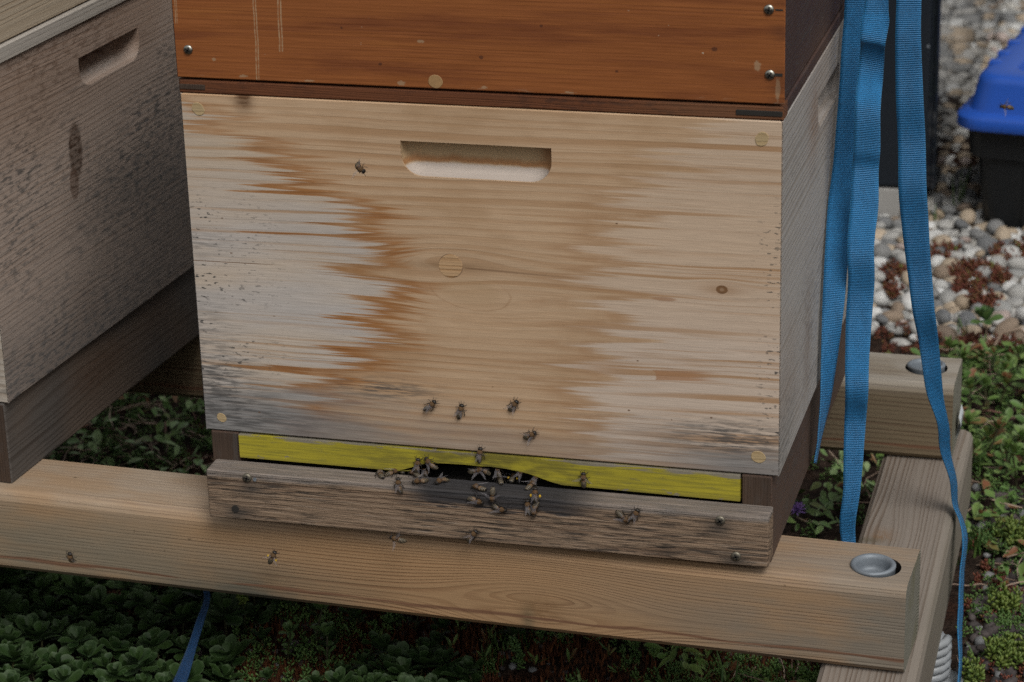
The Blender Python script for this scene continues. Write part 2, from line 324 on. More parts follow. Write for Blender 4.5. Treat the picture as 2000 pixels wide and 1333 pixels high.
M = {}
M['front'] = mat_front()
M['side'] = mat_weathered('weathered_side', 'x', 'z', 2.2, (.37,.348,.325), (.25,.21,.17), 170, mould=.35, bot=.5,
    rust=((.16,.255,.03,.035,.6,(.22,.115,.055)), (.27,.12,.02,.12,.5,(.25,.17,.10)), (.14,.06,.02,.05,.6,(.17,.11,.07)), (.02,.02,.05,.03,.6,(.15,.14,.13))))
M['side_left'] = mat_weathered('weathered_left_side', 'x', 'z', 6.1, (.40,.322,.27), (.275,.185,.132), 190, mould=.5, bot=-.9, rs=.55, dark=(.10,.095,.09),  # low grey spots: mould plus painted shade from the neighbouring hive
    rust=((.160,.187,.0125,.027,1.3,(.06,.032,.018)), (.152,.158,.0085,.016,1.2,(.10,.05,.028)), (.17,.30,.28,.06,.5,(.25,.14,.082)), (.36,.10,.16,.085,.75,(.085,.088,.09)), (.07,.0,.22,.06,.55,(.12,.12,.117)), (.22,.13,.09,.03,.4,(.09,.09,.088)), (.20,.0,.34,.075,.75,(.085,.085,.087)), (.235,.259,.056,.0085,1.0,(.105,.052,.030)), (.24,.2445,.055,.004,.7,(.40,.36,.33))))  # last two spots: hand hold darker inside, its lip paler
M['front_left'] = mat_weathered('weathered_left_front', 'x', 'z', 7.7, (.44,.39,.33), (.30,.22,.15), 130, mould=.4)
M['floor_left'] = mat_weathered('weathered_floor', 'y', 'z', 9.4, (.105,.094,.085), (.05,.04,.033), 150, mould=.6, warp=.03, rs=.8,
    rust=((.17,.045,.06,.022,.8,(.08,.045,.028)), (.3,.06,.04,.02,.5,(.085,.05,.03))))
M['light_box'] = mat_weathered('pale_pine_box', 'x', 'z', 4.4, (.46,.38,.28), (.34,.24,.15), 190, mould=.05)
M['grey_rim'] = mat_weathered('grey_rim_wood', 'x', 'z', 1.2, (.42,.385,.34), (.33,.28,.22), 240, mould=.1)
M['brown'] = mat_brown()
M['brown_side'] = mat_weathered('dark_stained_side', 'x', 'z', 3.9, (.058,.032,.027), (.035,.018,.015), 240, mould=.3, fs=.5)
M['brown_strip'] = mat_weathered('dark_brown_strip', 'x', 'z', 6.6, (.135,.048,.020), (.07,.025,.012), 420, mould=.5, fs=.6, dark=(.03,.018,.014))
M['floor_side'] = mat_weathered('dark_floor_rail', 'y', 'z', 2.9, (.088,.055,.040), (.05,.03,.022), 300, mould=.4, fs=.6)
M['end_grain'] = mat_weathered('dark_end_grain', 'z', 'x', 5.2, (.060,.040,.029), (.030,.020,.015), 420, mould=.5, fs=.9)
M['landing'] = mat_landing(); M['yellow'] = mat_yellow()
WG = (.20,.185,.15)
M['beam_front'] = mat_beam('beam_front', 2.5, 'z', (.36,.22,.112), (.19,.088,.036), ((.505,.022,.080,.034,.030),),
    ((.02,.03,.17,.05,.75,(.215,.185,.135)), (.235,.006,.10,.024,1.15,(.07,.066,.05)), (.12,.03,.16,.04,.6,(.20,.175,.13)), (.02,.02,.1,.03,.6,(.15,.135,.10)), (.82,.03,.22,.07,1.25,(.195,.165,.128)), (.10,.095,.35,.02,.8,(.46,.42,.36)), (.75,.095,.12,.02,.5,(.36,.33,.29))))
M['beam_rear'] = mat_beam('beam_rear', 7.2, 'z', (.185,.14,.085), (.095,.05,.027), (), ((.9,.04,.3,.05,.3,(.13,.115,.085)), (.5,.082,2.0,.010,.9,(.36,.33,.285))), True, 190)
M['beam_cross'] = mat_beam('beam_cross', 4.1, 'x', (.235,.20,.168), (.125,.088,.062), ((.30,.02,.06,.03,.008),), ((.3,.085,.6,.012,.6,(.17,.16,.12)),), False, 210, 'y', .8)
def mat_end():
    n = NT('beam_end_grain'); x, y, z = n.xyz()
    r = n.math('SQRT', (y-.055)*(y-.055)+(z+.03)*(z+.03)); ph = r*330 + (n.noise(n.cov, 40, 2)-.5)*1.5
    sw = n.math('FRACT', ph); lt = n.smooth(sw, .3, .85)*n.smooth(sw, .9, 1.0, 1.0, 0.0)
    col = n.mix(lt*.75, (.215,.205,.165), (.09,.085,.07)); col = n.mix(n.smooth(n.noise(n.cov, 30, 3), .45, .65)*.6, col, (.14,.13,.075))
    n.bump(lt*-1.0, .0006, .7); return n.out(col, .8, Specular_IOR_Level=.2)
M['beam_end'] = mat_end()
M['plug'] = mat_weathered('plug_wood', 'x', 'z', 9.9, (.42,.315,.175), (.36,.24,.11), 400, mould=.12, fs=.4)
M['plug_fine'] = mat_weathered('plug_fine_grain', 'x', 'z', 1.9, (.46,.30,.165), (.30,.155,.06), 420, mould=.0, rs=.9, warp=.003)
M['putty'] = mat_plain('putty', (.35,.21,.09), .6, .3, 400)
M['steel'] = mat_plain('screw_steel', (.40,.385,.33), .35, .3, 500, 0, 1.0)
M['zinc'] = mat_plain('galvanised', (.20,.225,.25), .55, .3, 90, .0004, .3, .45)
M['dull_steel'] = mat_plain('dull_screw', (.20,.18,.14), .5, .4, 500, 0, .8)
M['hole'] = mat_plain('dark_hole', (.02,.017,.014), .9, .2, 60)
M['white_plastic'] = mat_plain('white_foot', (.27,.285,.295), .4, .1, 60)
M['label'] = mat_plain('paper_tag', (.62,.66,.68), .6, .05, 200)
M['ink'] = mat_plain('tag_ink', (.2,.21,.22), .6, .1, 200)
M['tub_black'] = mat_plain('black_plastic', (.010,.011,.012), .42, .15, 200, .0003, 0, .35)
M['tub_blue'] = mat_plain('blue_plastic', (.018,.085,.42), .38, .06, 300, .0002, 0, .45)
M['concrete'] = mat_plain('concrete', (.34,.33,.31), .9, .18, 60, .0006)

def mat_cabinet():
    n = NT('glossy_dark_panel'); x, y, z = n.xyz()
    h = n.noise(n.vec(x*3, y*3.2, z*5.0), 1, 3, .5)
    n.bump(h, .0035, .4); return n.out((.012,.015,.020), .035, Specular_IOR_Level=.6)
M['cabinet'] = mat_cabinet()
def mat_strap(name, col, edge):
    n = NT(name); u, v = n.uv()
    rib = n.math('SINE', v*(2*math.pi/.0016)); wv = n.math('SINE', u*(2*math.pi*26))
    lo = n.noise(n.vec(u*3, v*60), 1, 2)
    c = n.scale(col, rib*.16+wv*.05+(lo-.5)*.5+1.0)
    e = n.smooth(n.math('ABSOLUTE', u-.5), .45, .475)*n.smooth(n.math('SINE', v*(2*math.pi/.0028)), -.2, .4)
    n.bump(rib*.7+wv*.2, .0004, .8)
    return n.out(n.mix(e*.5, c, edge),   .42, Specular_IOR_Level=.4, Sheen_Weight=.04, Sheen_Roughness=.4)
M['strap'] = mat_strap('blue_webbing', (.020,.170,.39), (.07,.28,.46))
M['strap_shade'] = mat_strap('shaded_blue_webbing', (.012,.140,.33), (.05,.25,.43))  # same blue webbing, with shade mixed into its colour
M['strap_deep_shade'] = mat_strap('deep_shaded_webbing', (.006,.034,.095), (.02,.08,.18))  # same webbing again, colour darkened further for shade below the beam

def mat_leaf(name, c1, c2, edge=None, red=None, rough=.5):
    n = NT(name); r = n.isl(); n.xyz(); nz = n.noise(n.cov, 160, 2)
    col = n.scale(n.mix(r, c1, c2), (nz-.5)*.6+1.0)
    if red: col = n.mix(n.smooth(n.math('FRACT', r*17.3), .72, .95)*.85, col, red)
    if edge:
        at_ = n.node('ShaderNodeAttribute', attribute_name='rim'); col = n.mix(V(n, at_.outputs['Fac'])*.8, col, edge)
    return n.out(col, rough, Specular_IOR_Level=.35, Subsurface_Weight=0.0)
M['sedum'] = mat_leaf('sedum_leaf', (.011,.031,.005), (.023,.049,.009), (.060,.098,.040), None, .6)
M['sedum_young'] = mat_leaf('young_sedum', (.05,.11,.03), (.09,.15,.04), (.09,.15,.07))
M['leaf'] = mat_leaf('ground_leaf', (.070,.145,.028), (.145,.215,.055), (.16,.22,.09), (.20,.06,.035))
M['lime'] = mat_leaf('lime_sedum', (.085,.135,.025), (.14,.18,.035))
M['moss_green'] = mat_leaf('fine_green', (.05,.11,.026), (.10,.165,.04))
M['red_sedum'] = mat_leaf('red_sedum', (.115,.030,.020), (.175,.058,.030), None, (.12,.085,.025))
M['rust_moss'] = mat_leaf('rusty_moss', (.05,.017,.008), (.17,.058,.018), None, None, .9)
M['twig'] = mat_leaf('dry_twig', (.20,.135,.10), (.42,.32,.24), None, (.14,.05,.04), .8)
M['stem'] = mat_leaf('green_stem', (.025,.032,.012), (.05,.045,.018), None, None, .6)
M['grass'] = mat_leaf('grass_blade', (.035,.09,.018), (.08,.13,.03))
M['petal'] = mat_leaf('violet_petal', (.20,.11,.36), (.34,.20,.50), None, None, .6)
def mat_soil():
    n = NT('soil'); n.xyz(); a = n.noise(n.cov, 55, 5, .65); b = n.noise(n.cov, 9, 3)
    col = n.mix(n.smooth(a, .35, .65), (.018,.012,.009), (.060,.040,.030)); col = n.mix(n.smooth(b, .5, .65)*.6, col, (.055,.022,.012))
    n.bump(a, .02, 1.0); return n.out(col, .95, Specular_IOR_Level=.1)
M['soil'] = mat_soil()
def mat_stone(name, c1, c2, vein=(.5,.48,.45), vs=.3, rough=.6):
    n = NT(name); n.xyz(); r = n.orand(); p = n.vec(n.co[0]+r*40, n.co[1]+r*17, n.co[2])
    a = n.noise(p, 55, 4, .6); b = n.noise(p, 240, 3, .6)
    col = n.scale(n.mix(n.smooth(a+(r-.5)*.5, .3, .7), c1, c2), (b-.5)*.7+1.0)
    v = n.smooth(n.math('ABSOLUTE', n.noise(p, 26, 3)-.5), .0, .03, 1.0, 0.0); col = n.mix(v*vs, col, vein)
    n.bump(a*.6+b*.3, .0015, .6); return n.out(col, rough, Specular_IOR_Level=.3)
STONES = {'white': mat_stone('stone_white', (.47,.47,.45), (.60,.60,.58), (.42,.36,.30)), 'pale grey': mat_stone('stone_pale_grey', (.30,.30,.285), (.40,.39,.365)),
          'dark grey': mat_stone('stone_dark_grey', (.125,.13,.135), (.21,.21,.205)), 'tan': mat_stone('stone_tan', (.33,.255,.175), (.43,.345,.25)),
          'brown': mat_stone('stone_brown', (.17,.125,.09), (.27,.20,.14)), 'pinkish': mat_stone('stone_pink', (.35,.27,.235), (.43,.35,.31))}
M['lava'] = mat_stone('lava_gravel', (.030,.026,.026), (.085,.070,.066), (.15,.13,.12), .15, .85)
M['gravel_far'] = mat_stone('gravel_mixed', (.13,.125,.115), (.40,.385,.35), (.5,.48,.45), .3)

# ------------------------------------------------------------------ mesh helpers
def link(name, me, mats, parent=None, smooth=False, loc=None, rz=0.0):
    for m in (mats if isinstance(mats, (list, tuple)) else [mats]): me.materials.append(m)
    o = bpy.data.objects.new(name, me); COL.objects.link(o)
    if parent: o.parent = parent
    if loc is not None: o.location = loc
    o.rotation_euler.z = rz
    if smooth: me.polygons.foreach_set('use_smooth', [True]*len(me.polygons))
    return o
def finish(name, bm, mats, parent=None, smooth=False, loc=None, rz=0.0):
    bmesh.ops.recalc_face_normals(bm, faces=bm.faces)
    me = bpy.data.meshes.new(name); bm.to_mesh(me); bm.free()
    return link(name, me, mats, parent, smooth, loc, rz)
def tag(o, label=None, cat=None, group=None, kind=None):
    for k, q in (('label', label), ('category', cat), ('group', group), ('kind', kind)):
        if q: o[k] = q
    return o
def empty(name, loc, label, cat, rz=0.0, group=None):
    o = bpy.data.objects.new(name, None); COL.objects.link(o); o.location = loc; o.rotation_euler.z = rz; o.empty_display_size = .05
    return tag(o, label, cat, group)
def box(bm, lo, hi, bevel=0.0, seg=2, mi=0):
    r = bmesh.ops.create_cube(bm, size=1); vs = r['verts']
    for v in vs: v.co = Vector([(lo[i]+hi[i])/2 + v.co[i]*(hi[i]-lo[i]) for i in range(3)])
    fs = {f for v in vs for f in v.link_faces}
    for f in fs: f.material_index = mi
    if bevel:
        es = list({e for v in vs for e in v.link_edges})
        bmesh.ops.bevel(bm, geom=es, offset=bevel, segments=seg, affect='EDGES', profile=.6)
def boxobj(name, lo, hi, mat, parent=None, bevel=.001, loc=None, rz=0.0):
    bm = bmesh.new(); box(bm, lo, hi, bevel); return finish(name, bm, mat, parent, False, loc, rz)
def loft(bm, rings, cap=(True, True), mi=0, closed=True):
    R_ = [[bm.verts.new(p) for p in r] for r in rings]; n = len(rings[0]); out = []
    for a, b in zip(R_[:-1], R_[1:]):
        for i in range(n if closed else n-1):
            f = bm.faces.new((a[i], a[(i+1)%n], b[(i+1)%n], b[i])); f.material_index = mi; out.append(f)
    if cap[0]: out.append(bm.faces.new(R_[0][::-1])); out[-1].material_index = mi
    if cap[1]: out.append(bm.faces.new(R_[-1])); out[-1].material_index = mi
    return R_
def frame_at(t):
    t = Vector(t).normalized(); a = Vector((0,0,1)) if abs(t.z) < .9 else Vector((1,0,0))
    u = t.cross(a).normalized(); return u, t.cross(u).normalized()
def tube(bm, pts, rad, seg=6, mi=0):
    pts = [Vector(p) for p in pts]; rad = rad if isinstance(rad, (list, tuple)) else [rad]*len(pts); rings = []
    for i, p in enumerate(pts):
        u, v = frame_at(pts[min(i+1, len(pts)-1)]-pts[max(i-1, 0)])
        rings.append([p+(u*math.cos(2*math.pi*k/seg)+v*math.sin(2*math.pi*k/seg))*rad[i] for k in range(seg)])
    loft(bm, rings, mi=mi)
def lathe(bm, prof, seg=32, mi=0, cap=(False, False)):
    loft(bm, [[(r*math.cos(2*math.pi*k/seg), r*math.sin(2*math.pi*k/seg), z) for k in range(seg)] for r, z in prof], cap, mi)
def catmull(P, n=10):
    P = [np.array(p, float) for p in P]; P = [2*P[0]-P[1]]+P+[2*P[-1]-P[-2]]; out = []
    for i in range(1, len(P)-2):
        for k in range(n):
            t = k/n; a, b, c, d = P[i-1:i+3]
            out.append(.5*((2*b)+(c-a)*t+(2*a-5*b+4*c-d)*t*t+(3*b-a-3*c+d)*t**3))
    return out+[P[-2]]

def panel(name, W_, H_, T, mat, parent, loc=(0,0,0), rz=0.0, slot=None, bev=.0012, mitre=0.0):
    """Upright board: front face at local y = 0 looking to -y, with a routed hand hold when slot = (x0, x1, z0, z1)."""
    bm = bmesh.new()
    def rect(i, y): return [bm.verts.new(p) for p in ((i,y,i),(W_-i,y,i),(W_-i,y,H_-i),(i,y,H_-i))]
    def band(a, b):
        n = len(a)
        for i in range(n): bm.faces.new((a[i], a[(i+1)%n], b[(i+1)%n], b[i]))
    r0, r1, r2 = rect(bev, 0), rect(0, bev), rect(0, T)
    for k, v in enumerate(r2): v.co.x += mitre*(1 if k in (0, 3) else -1)
    band(r0, r1); band(r1, r2); bm.faces.new(r2)
    if not slot: bm.faces.new(r0)
    else:
        x0, x1, z0, z1 = slot; D, cv, rad = .016, .0120, .018; rings = []
        for k in range(9):
            th = k/8*math.pi/2; y = D*math.sin(th); q = (1-math.cos(th)); xa, xb, zb = x0+.005*q, x1-.005*q, z0+cv*q
            r = rad; pts = [(xb, y, z1), (xa, y, z1)]
            for j in range(9):
                a = math.pi + j/8*math.pi/2; pts.append((xa+r+r*math.cos(a), y, zb+r+r*math.sin(a)))
            for j in range(9):
                a = 1.5*math.pi + j/8*math.pi/2; pts.append((xb-r+r*math.cos(a), y, zb+r+r*math.sin(a)))
            rings.append([bm.verts.new(p) for p in pts])
        for a, b in zip(rings[:-1], rings[1:]): band(a, b)
        bm.faces.new(rings[-1])
        es = []
        for loop in (r0, rings[0]):
            for i in range(len(loop)):
                a, b = loop[i], loop[(i+1)%len(loop)]; e = bm.edges.get((a, b)) or bm.edges.new((a, b)); es.append(e)
        bmesh.ops.triangle_fill(bm, edges=es, use_beauty=True)
    return finish(name, bm, mat, parent, False, loc, rz)

def disc(name, r, mat, parent, loc, proud=.0004, seg=24, wob=.06, rot=(math.pi/2,0,0)):
    bm = bmesh.new(); ph = random.random()*6
    def ring(k, z): return [(k*r*(1+wob*math.sin(2*t+ph)+wob*.5*math.sin(5*t+ph))*math.cos(t), k*r*(1+wob*math.sin(2*t+ph))*math.sin(t), z) for t in (2*math.pi*i/seg for i in range(seg))]
    loft(bm, [ring(1, -.002), ring(1, proud*.6), ring(.93, proud)], (False, True))
    o = finish(name, bm, mat, parent, False, loc); o.rotation_euler = rot; return o
def screw(parent, loc, r=.0042, rot=0.0, dull=False):
    bm = bmesh.new()
    lathe(bm, [(r, -.002), (r, .0002), (r*.9, .0009), (r*.6, .0014), (r*.28, .0015)], 20, 0, (False, True))
    for a in (0, math.pi/2):
        c, s = math.cos(a), math.sin(a); L_, w_ = r*.62, r*.17
        q = [(-L_,-w_),(L_,-w_),(L_,w_),(-L_,w_)]
        v = [bm.verts.new((x*c-y*s, x*s+y*c, .0017)) for x, y in q]; v2 = [bm.verts.new((x*c-y*s, x*s+y*c, .0008)) for x, y in q]
        f = bm.faces.new(v); f.material_index = 1
        for i in range(4): g = bm.faces.new((v[i], v[(i+1)%4], v2[(i+1)%4], v2[i])); g.material_index = 1
    o = finish('screw', bm, [M['dull_steel' if dull else 'steel'], M['hole']], parent, True, loc); o.rotation_euler = (math.pi/2, rot, 0); return o

# ------------------------------------------------------------------ ground
ZG = -.285
def hgt(x, y): return ZG + .010*math.sin(7*x+1)*math.sin(5.5*y) + .006*math.sin(23*x)*math.sin(19*y+2)
bm = bmesh.new()
nx, ny = 90, 130; X0, X1, Y0, Y1 = -1.6, 2.2, -1.2, 4.6
gv = [[bm.verts.new((X0+(X1-X0)*i/nx, Y0+(Y1-Y0)*j/ny, 0)) for j in range(ny+1)] for i in range(nx+1)]
for row in gv:
    for v in row:
        e = min(1, max(0, min(v.co.x-X0, X1-v.co.x, v.co.y-Y0, Y1-v.co.y)*3)); v.co.z = ZG + (hgt(v.co.x, v.co.y)-ZG+random.uniform(-.004, .004))*e
for i in range(nx):
    for j in range(ny): bm.faces.new((gv[i][j], gv[i+1][j], gv[i+1][j+1], gv[i][j+1]))
B = 40
cs = [bm.verts.new(p) for p in ((-B,-B,ZG),(B,-B,ZG),(B,B,ZG),(-B,B,ZG))]
bd = [gv[i][0] for i in range(nx+1)], [gv[nx][j] for j in range(ny+1)], [gv[i][ny] for i in range(nx, -1, -1)], [gv[0][j] for j in range(ny, -1, -1)]
for k, e in enumerate(bd):
    bm.faces.new([cs[k], cs[(k+1)%4]] + e[::-1])
tag(finish('ground', bm, M['soil'], None, True), 'dark brown soil of the planted roof', 'ground', None, 'structure')

# ------------------------------------------------------------------ the hive in the middle
BW, BH, BD = .5, .3, .48
def hive_box(name, label, loc, rz, H_, fm, sm, bm_, slotf=True, slots=True, T=.024):
    e = empty(name, loc, label, 'hive box', rz)
    slot = (.1885, .3145, .2395, .269) if slotf else None
    panel('front_panel', BW, H_, T, fm, e, (0,0,0), 0, slot, .0009, T)
    ss = (.180, .300, .2395, .269) if slots else None
    panel('side_panel', BD, H_, T, sm, e, (BW, 0, 0), math.pi/2, ss, .0009, T)
    panel('side_panel', BD, H_, T, sm, e, (0, BD, 0), -math.pi/2, (BD-ss[1], BD-ss[0], ss[2], ss[3]) if ss else None, .0009, T)
    if not slots: boxobj('unseen_lid', (.002,.002,H_+.0004), (BW-.002,BD-.002,H_+.018), sm, e, .002)  # unseen lid, added to close the box and keep light out
    panel('back_panel', BW, H_, T, bm_, e, (BW, BD, 0), math.pi, None, .0009, T)
    return e
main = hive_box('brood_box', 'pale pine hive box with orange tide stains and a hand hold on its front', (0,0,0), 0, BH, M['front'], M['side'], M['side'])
for x, z, r, m in ((.0152,.2873,.0055,'plug'), (.4836,.2853,.0056,'plug'), (.0156,.012,.0042,'plug'), (.4826,.0159,.0056,'plug')):
    disc('wooden_plug', r, M[m], main, (x, 0, z), .0005, 24, .09)
disc('wooden_plug', .0102, M['plug_fine'], main, (.227, 0, .1641), .0002, 40, .015)
o = disc('plug_gap', .01033, M['floor_side'], main, (.227, 0, .1641), .0001, 40, .01)

rim = empty('spacer_rim', (0,0,.3004), 'thin dark brown wooden rim between the orange box and the pale pine box', 'rim')
panel('front_rail', .5008, .0112, .02, M['brown_strip'], rim, (-.0006, .0005, 0), 0, None, .0012)
for xx, rr, yy in ((.4998, math.pi/2, .0205), (0, -math.pi/2, BD-.02)): panel('side_rail', BD-.04, .0112, .02, M['brown_side'], rim, (xx, yy, 0), rr)
panel('back_rail', .5, .0112, .02, M['brown_side'], rim, (.5, BD, 0), math.pi)
for x0, x1 in ((.0002,.0225), (.463,.4995)):
    bm = bmesh.new(); box(bm, (x0,-.0002,.0032), (x1,.004,.0076), .0006); finish('end_inlay', bm, M['end_grain' if x0 < .1 else 'hole'], rim)

sup = hive_box('honey_super', 'orange brown varnished hive box with drip marks, on top of the pine box', (-.0012,-.0005,.3136), 0, .17, M['brown'], M['brown_side'], M['brown_side'], False, False)
for ch in list(sup.children):
    if ch.name.startswith('front_panel'):
        me = ch.data; me.transform(Matrix.Diagonal((.5022/.5, 1, 1, 1)))
for x, z, a in ((.0118,.0237,.5), (.4896,.0745,.2), (.4908,.0235,.6)): screw(sup, (x,-.0003,z), .0041, a)
disc('wooden_plug', .0058, M['putty'], sup, (.2218, 0, .0062), .0004, 24, .05)
# the split grain beside the right hand screws
for z, h in ((.0745,.0006), (.0236,.0012)):
    bm = bmesh.new(); box(bm, (.4945,-.0002,z-h), (.5005,.001,z+h)); finish('grain_split', bm, M['hole'], sup)

fl = empty('hive_floor', (0,0,-.0785), 'dark brown hive floor with a weathered landing board, under the tide stained pine box', 'hive floor')
for x0, x1 in ((.0045,.0300), (.4690,.4940)):
    r = boxobj('side_rail', (x0,0.0005,0), (x1,BD-.002,.0775), M['floor_side'], fl, .0012)
    boxobj('rail_end', (x0+.001,-.0005,.0015), (x1-.001,.0005,.0765), M['end_grain'], r, .0003)
boxobj('bottom_panel', (.030,.001,.030), (.469,BD-.002,.0445), M['hole'], fl, .0005)  # near-black colour paints in the darkness behind the entrance
boxobj('back_rail', (.030,BD-.03,.0447), (.469,BD-.004,.0772), M['floor_side'], fl, .001)
lb_bm = bmesh.new(); box(lb_bm, (.0078,0,0), (.4957,.0245,.045), .0022, 3)
lb = finish('landing_board', lb_bm, M['landing'], fl, False, (0,-.025,.007))
for x, z, d in ((.0454,.0405,1), (.4561,.0395,1), (.4693,.0085,1)): screw(lb, (x,-.0004,z), .0042, random.random()*2, d)
bm = bmesh.new(); lathe(bm, [(.0034,-.001),(.0034,.0002),(.003,.0003)], 14, 0, (False, True))
h = finish('screw_hole', bm, M['hole'], lb, False, (.0325,-.0002,.0098)); h.rotation_euler = (math.pi/2,0,0)
bm = bmesh.new(); lathe(bm, [(.0017,-.001),(.0017,.0004)], 12, 0, (False, True))
h = finish('nail_head', bm, M['zinc'], lb, False, (.0523,-.0002,.0395)); h.rotation_euler = (math.pi/2,0,0)

# yellow entrance bar with its low arched opening
bm = bmesh.new()
prof = [(.0308,.0008),(.174,.0006),(.183,.0012),(.192,.0055),(.200,.0102),(.206,.0108),(.215,.0112),(.224,.0110),(.235,.0118),(.246,.0114),(.256,.0119),(.270,.0110),(.284,.0092),(.290,.0080),(.298,.0056),(.308,.0026),(.317,.0006),(.468,-.0006)]
prof = [(p[0], p[1]) for p in prof]; top = [(.468,.0224),(.36,.0224),(.24,.0222),(.12,.0222),(.0308,.0220)]
pts = prof+top
f0 = [bm.verts.new((x,0,z)) for x, z in pts]; f1 = [bm.verts.new((x,.019,z)) for x, z in pts]; nn = len(pts)
for i in range(nn): bm.faces.new((f0[i], f0[(i+1)%nn], f1[(i+1)%nn], f1[i]))
a = bm.faces.new(f0); b = bm.faces.new(f1[::-1]); bmesh.ops.triangulate(bm, faces=[a, b])
tag(finish('entrance_reducer', bm, M['yellow'], None, False, (0,-.0022,-.0238)), 'yellow painted entrance bar with an arched bee opening, above the weathered landing board', 'entrance bar')

# ------------------------------------------------------------------ the hive on the left
LA = -R(3.95); lc = Vector((-.1946,.018,.0008)); ux = Vector((math.cos(LA), math.sin(LA), 0)); uy = Vector((-math.sin(LA), math.cos(LA), 0))
lo0 = lc-ux*BW
left = hive_box('brood_box', 'grey weathered pine hive box with a long dark knot, at the left edge', tuple(lo0), LA, BH, M['front_left'], M['side_left'], M['side_left'])
fl2 = empty('hive_floor', tuple(lo0+Vector((0,0,-.0793))), 'dark grey mouldy hive floor under the weathered box at the left edge', 'hive floor', LA)
for x0, x1 in ((.0045,.0300), (.4690,.4945)):
    r = boxobj('side_rail', (x0,0.0005,0), (x1,BD-.002,.0782), M['floor_left'], fl2, .0015)
    boxobj('rail_end', (x0+.001,-.0005,.0015), (x1-.001,.0005,.0765), M['end_grain'], r, .0003)
boxobj('bottom_panel', (.030,.001,.030), (.469,BD-.002,.0445), M['end_grain'], fl2, .0005)
boxobj('landing_board', (.0078,-.025,.007), (.440,-.0005,.052), M['landing'], fl2, .002)
rim2 = empty('spacer_rim', tuple(lo0+Vector((0,0,BH+.0003))), 'pale grey wooden rim on top of the weathered box at the left edge', 'rim', LA)
panel('front_rail', BW+.006, .0148, .02, M['grey_rim'], rim2, (-.003,-.003,0), 0)
for xx, rr, yy in ((BW+.003, math.pi/2, .017), (-.003, -math.pi/2, BD-.017)): panel('side_rail', BD-.034, .0148, .02, M['grey_rim'], rim2, (xx, yy, 0), rr)
panel('back_rail', BW+.006, .0148, .02, M['grey_rim'], rim2, (BW+.003, BD+.003, 0), math.pi)
hive_box('honey_super', 'clean pale pine hive box above the grey rim, cut off by the top left corner', tuple(lo0+Vector((0,0,BH+.0166))), LA, .17, M['light_box'], M['light_box'], M['light_box'], False, False)

# ------------------------------------------------------------------ the stand
st = empty('hive_stand', (0,0,-.158), 'stand of square timber beams carrying the hives, with metal pipe ends let into the beams', 'hive stand')
def beam(mat, L_, D_, H_, loc, rz, hole, front_ch=.009, ax='x'):
    """Square timber with eased long edges; hole = (x, y, radius) bored from the top, or None."""
    bm = bmesh.new(); c = front_ch
    sec = [(0,c*.6),(c*.6,0),(D_-c*.5,0),(D_,c*.5),(D_,H_-c*.4),(D_-c*.5,H_),(c*.95,H_),(c*.25,H_-c*.35),(0,H_-c*.95)]
    n = 40; rings = []
    for i in range(n+1):
        x = L_*i/n; k = .0015 if i in (0, n) else 0; x = x + (k if i == 0 else -k*0)
        rings.append([(x, y+(D_/2-y)*k*8*.2, z+(H_/2-z)*k*8*.2) if ax == 'x' else (D_-y, x, z) for y, z in sec])
    R_ = loft(bm, rings, (False, False)); cap = []
    for r_, fl_ in ((R_[0], True), (R_[-1], False)): cap.append(bm.faces.new(r_[::-1] if fl_ else r_)); cap[-1].material_index = 1
    o = finish('cross_beam' if ax == 'y' else 'beam', bm, [mat, M['beam_end'], M['hole']], st, False, loc, rz)
    return o
def sleeve(px, py, pz, tilt, parent, off):
    bm = bmesh.new()
    lathe(bm, [(.0178,-.025),(.0182,.001),(.0187,.0022),(.0186,.0034),(.0172,.0044),(.0156,.0043),(.0142,.0032),(.0135,.0010),(.0131,-.004),(.0125,-.0065),(.0105,-.008),(.0030,-.0085),(.0001,-.0085)], 48, 0)
    o = finish('pipe_end', bm, [M['zinc'], M['hole']], parent, True, (px, py, pz)); o.rotation_euler = (tilt, tilt*.5, 0); return o
BA = -R(1.85)
def bore(o, x, y, r, depth):
    bm = bmesh.new(); bmesh.ops.create_cone(bm, cap_ends=True, segments=48, radius1=r, radius2=r, depth=depth*2, matrix=Matrix.Translation((x, y, .0785)))
    for f in bm.faces: f.material_index = 2
    me = bpy.data.meshes.new('bore'); bm.to_mesh(me); bm.free(); c = bpy.data.objects.new('bore', me); COL.objects.link(c)
    for q in o.data.materials: me.materials.append(q)
    c.parent = o.parent; c.location = o.location; c.rotation_euler = o.rotation_euler
    md = o.modifiers.new('bore', 'BOOLEAN'); md.operation = 'DIFFERENCE'; md.object = c; md.solver = 'EXACT'
    bpy.context.view_layer.update(); nm = bpy.data.meshes.new_from_object(o.evaluated_get(bpy.context.evaluated_depsgraph_get()))
    o.modifiers.clear(); o.data = nm; bpy.data.objects.remove(c)
fb = beam(M['beam_front'], 1.563, .080, .0785, (-.2045, .0009, .001), BA, None); fb.data.transform(Matrix.Translation((-.75,0,0)))
rb = beam(M['beam_rear'], 1.50, .080, .0785, (-.25, .4175, .001), -R(.3), None); rb.data.transform(Matrix.Translation((-.65,0,0)))
bore(fb, .7832, .0350, .0204, .03); bore(rb, .8186, .0452, .0206, .03)
cb = beam(M['beam_cross'], .56, .081, .0785, (.5395, -.062, -.0792), R(.75), None, .009, 'y')
sleeve(.5768, .0107, .0782, R(1.5), st, .0030); sleeve(.5683, .4605, .0788, R(-4), st, .0032)
